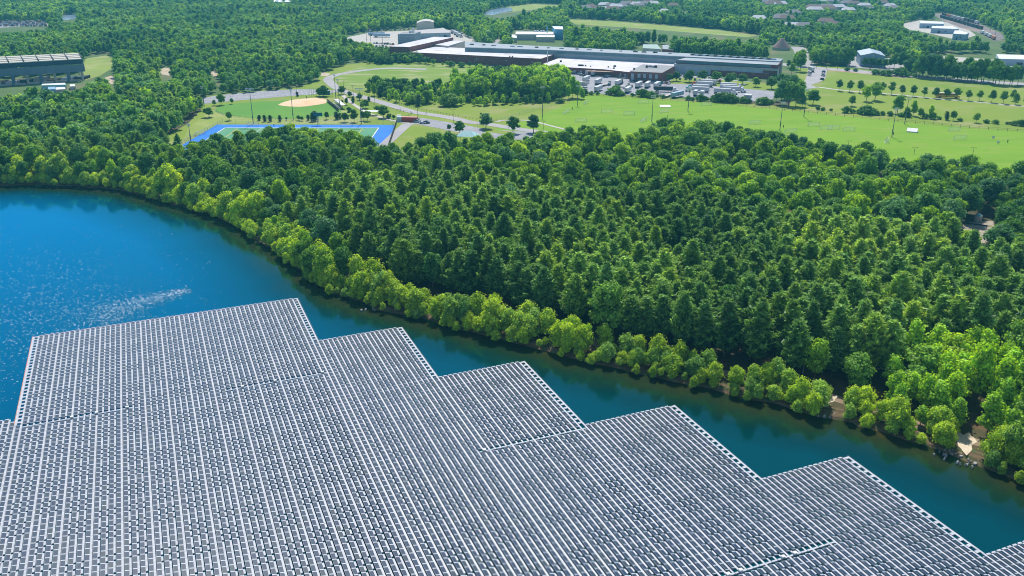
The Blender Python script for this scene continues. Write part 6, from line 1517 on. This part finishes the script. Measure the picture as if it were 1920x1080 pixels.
# sand dome, works, warehouse, sheds further away
e_ = bld('sand_dome', 'brown cone shaped storage dome between trees behind the factory', 'dome', g(1464.5, 93)); m = MB(); n = 24; rr = abs(g(1481, 93)[0] - g(1448, 93)[0]) / 2
m.v += [(rr * math.cos(2 * math.pi * i / n), rr * math.sin(2 * math.pi * i / n), 2.5) for i in range(n)] + [(1.2 * math.cos(2 * math.pi * i / n), 1.2 * math.sin(2 * math.pi * i / n), 11.5) for i in range(n)]
for i in range(n): j = (i + 1) % n; m.f.append((i, j, n + j, n + i)); m.m.append(0)
m.f.append(tuple(range(n, 2 * n))); m.m.append(0); m.build('roof', mat('dome_shingle', (.34, .24, .22), (.28, .20, .18), .5, .9), e_)
m = MB(); m.prism([(rr * .97 * math.cos(2 * math.pi * i / n), rr * .97 * math.sin(2 * math.pi * i / n)) for i in range(n)], 0, 2.5); m.build('wall', M_CONC, e_)
def simple(name, label, cat, px, z, wall, roof, door=True):
    e_ = bld(name, label, cat, g(px[0][0], px[0][1], LZ)); Q = blk(e_, px, z, wall, roof)
    if door: on_wall(e_, Q[0], Q[1], .3, .4, .2, min(3.2, z * .6), M_DARK, 'door'); on_wall(e_, Q[0], Q[1], .6, .68, z * .35, z * .6, M_GLASS, 'window')
M_LBW = mat('pale_blue_wall', (.40, .50, .62), (.36, .46, .58), .2, .7)
simple('works_building', 'white roofed works building, left of three near the rail yard', 'building', [(1725, 43.5), (1770, 44.5), (1769, 40.5), (1725, 39)], 6, M_LBW, M_WHITE)
simple('works_building', 'white roofed works building, middle of three near the rail yard', 'building', [(1746, 52.5), (1790, 54), (1798, 54), (1786, 49), (1748, 48.5)], 6, M_LBW, M_WHITE)
simple('works_building', 'white roofed works building, right of three near the rail yard', 'building', [(1787, 63), (1810, 64.5), (1817, 62), (1800, 57), (1790, 57)], 6.5, M_LBW, M_WHITE)
simple('warehouse', 'long white roofed warehouse with blue wall at the right edge', 'warehouse', [(1873, 110), (1990, 113.5), (1985, 105), (1868, 101.5)], 6, M_LBW, M_WHITE)
simple('garden_shed', 'small white hut behind the high tree belt', 'hut', [(1739, 106), (1746, 106.5), (1746, 104), (1740, 103.7)], 3, M_SIDING, M_WHITE)
simple('green_roof_house', 'long building with pale green metal roof behind the factory', 'building', [(1205, 90), (1240, 92), (1232, 83), (1206, 83)], 6, M_SIDING, mat('green_metal_roof', (.30, .42, .38), (.26, .38, .34), .3, .6))
simple('green_roof_house', 'brick ended building with grey blue roof behind the factory', 'building', [(1242, 92), (1263, 93), (1262, 84), (1242, 84)], 6, M_BRICK, M_SAW)
simple('white_house', 'white house front glimpsed between trees behind the factory', 'house', [(1163, 70), (1174, 70.5), (1173, 67), (1164, 66.7)], 6, M_SIDING, M_WHITE)
simple('gate_house', 'flat roofed hut beside the far end of the side road', 'hut', [(1518, 93.5), (1528, 93.5), (1530, 89), (1522, 88.5)], 4, M_SIDING, M_SIDING)
simple('far_hall', 'white roofed hall near the top edge left of centre', 'building', [(512, 3.4), (545, 3.6), (545, -.5), (514, -.6)], 9, M_SIDING, M_WHITE, False)
# rail yard: freight cars on tracks
for tr_, (p0, p1, n_, cols) in enumerate([((1766, 29), (1836, 46), 8, ('dark', 'orange', 'white', 'white', 'white', 'dark', 'dark', 'white')), ((1763, 33), (1842, 56), 8, ('dark',) * 8), ((1838, 62), (1866, 76), 4, ('white', 'white', 'white', 'orange'))]):
    A_r, B_r = g(*p0), g(*p1); a = math.atan2(B_r[1] - A_r[1], B_r[0] - A_r[0]); n = int(math.hypot(B_r[0] - A_r[0], B_r[1] - A_r[1]) / 17)
    for i in range(n):
        t = (i + .5) / n; kk = cols[int(t * len(cols)) % len(cols)]; e_ = empty('freight_car', (A_r[0] + (B_r[0] - A_r[0]) * t, A_r[1] + (B_r[1] - A_r[1]) * t, LZ + .1), a, {'dark': 'dark freight car standing in the distant rail yard', 'white': 'pale freight car standing in the distant rail yard', 'orange': 'rust orange freight car standing in the distant rail yard'}[kk], 'freight car', {'dark': 'dark freight cars', 'white': 'pale freight cars', 'orange': 'orange freight cars'}[kk])
        link('cargo_box', TB[kk], e_); link('under_frame', frm, e_)
        for q in (-5, 5): link('wheel_pair', twm, e_, (q, 0, 0))
# houses in the far neighbourhood
def house(px, py, w, d_, rz, label, group, wall, roof, h=4.5):
    x, y = g(px, py); e_ = empty('house', (x, y, LZ), rz, label, 'house', group)
    m = MB(); m.prism([(-w / 2, -d_ / 2), (w / 2, -d_ / 2), (w / 2, d_ / 2), (-w / 2, d_ / 2)], 0, h); m.build('wall', wall, e_)
    o_ = .6; rp2 = h + d_ * .32; m = MB(); m.v += [(-w / 2 - o_, -d_ / 2 - o_, h + .05), (w / 2 + o_, -d_ / 2 - o_, h + .05), (w / 2 + o_, d_ / 2 + o_, h + .05), (-w / 2 - o_, d_ / 2 + o_, h + .05), (-w / 2 + d_ * .25, 0, rp2), (w / 2 - d_ * .25, 0, rp2)]
    m.f += [(0, 1, 5, 4), (1, 2, 5), (2, 3, 4, 5), (3, 0, 4), (3, 2, 1, 0)]; m.m += [0] * 5; m.build('roof', roof, e_)
    for q in (-.3, .05, .32):
        m = MB(); m.box(w * q, -d_ / 2 - .03, h * .55, 1.4, .12, 1.4); m.build('window', M_GLASS, e_)
for i, (x, y, w, d_) in enumerate(HS):
    z_ = 'near top centre' if x < 1300 else 'in the upper right woods'
    gq = i % 3; house(x, y, w * .8, d_, random.uniform(-.3, .2), ('grey roofed', 'brown roofed', 'pale roofed')[gq] + ' house among the trees ' + z_, ('grey', 'brown', 'pale')[gq] + ' roofed houses ' + z_, M_SIDING, (M_TILE2, M_TILE, M_WROOF)[gq])
# clearing in the wood at right: box truck, boat trailer, tarp, tank
car(1878, 420, .1, 'van', 'white', 'white van parked in the wood clearing at right', z=LZ + .05)
car(1880, 416, .1, 'van', 'white', 'white van behind another in the wood clearing at right', z=LZ + .05)
car(1868, 421, 1.2, 'pickup', 'black', 'dark pickup beside white vans in the wood clearing', z=LZ + .05)
p = g(1833, 415); e_ = empty('water_tank', (p[0], p[1], LZ), 0, 'cream tank with teal lid in the wood clearing at right', 'tank'); m = MB(); m.bar((0, 0, 0), (0, 0, 2.6), 1.5, 16); m.build('body', M_SIDING, e_); m = MB(); m.bar((0, 0, 2.6), (0, 0, 3.4), 1.55, 16, .5); m.build('lid', M_TEAL, e_)
p = g(1831, 422); e_ = empty('log_pile', (p[0], p[1], LZ), -.5, 'long dark pipe stack lying in the wood clearing', 'pipes')
for q in range(3): m = MB(); m.bar((-4, q * .35, .2), (4, q * .35, .2), .17, 8); m.build('pipe', M_DARK, e_)
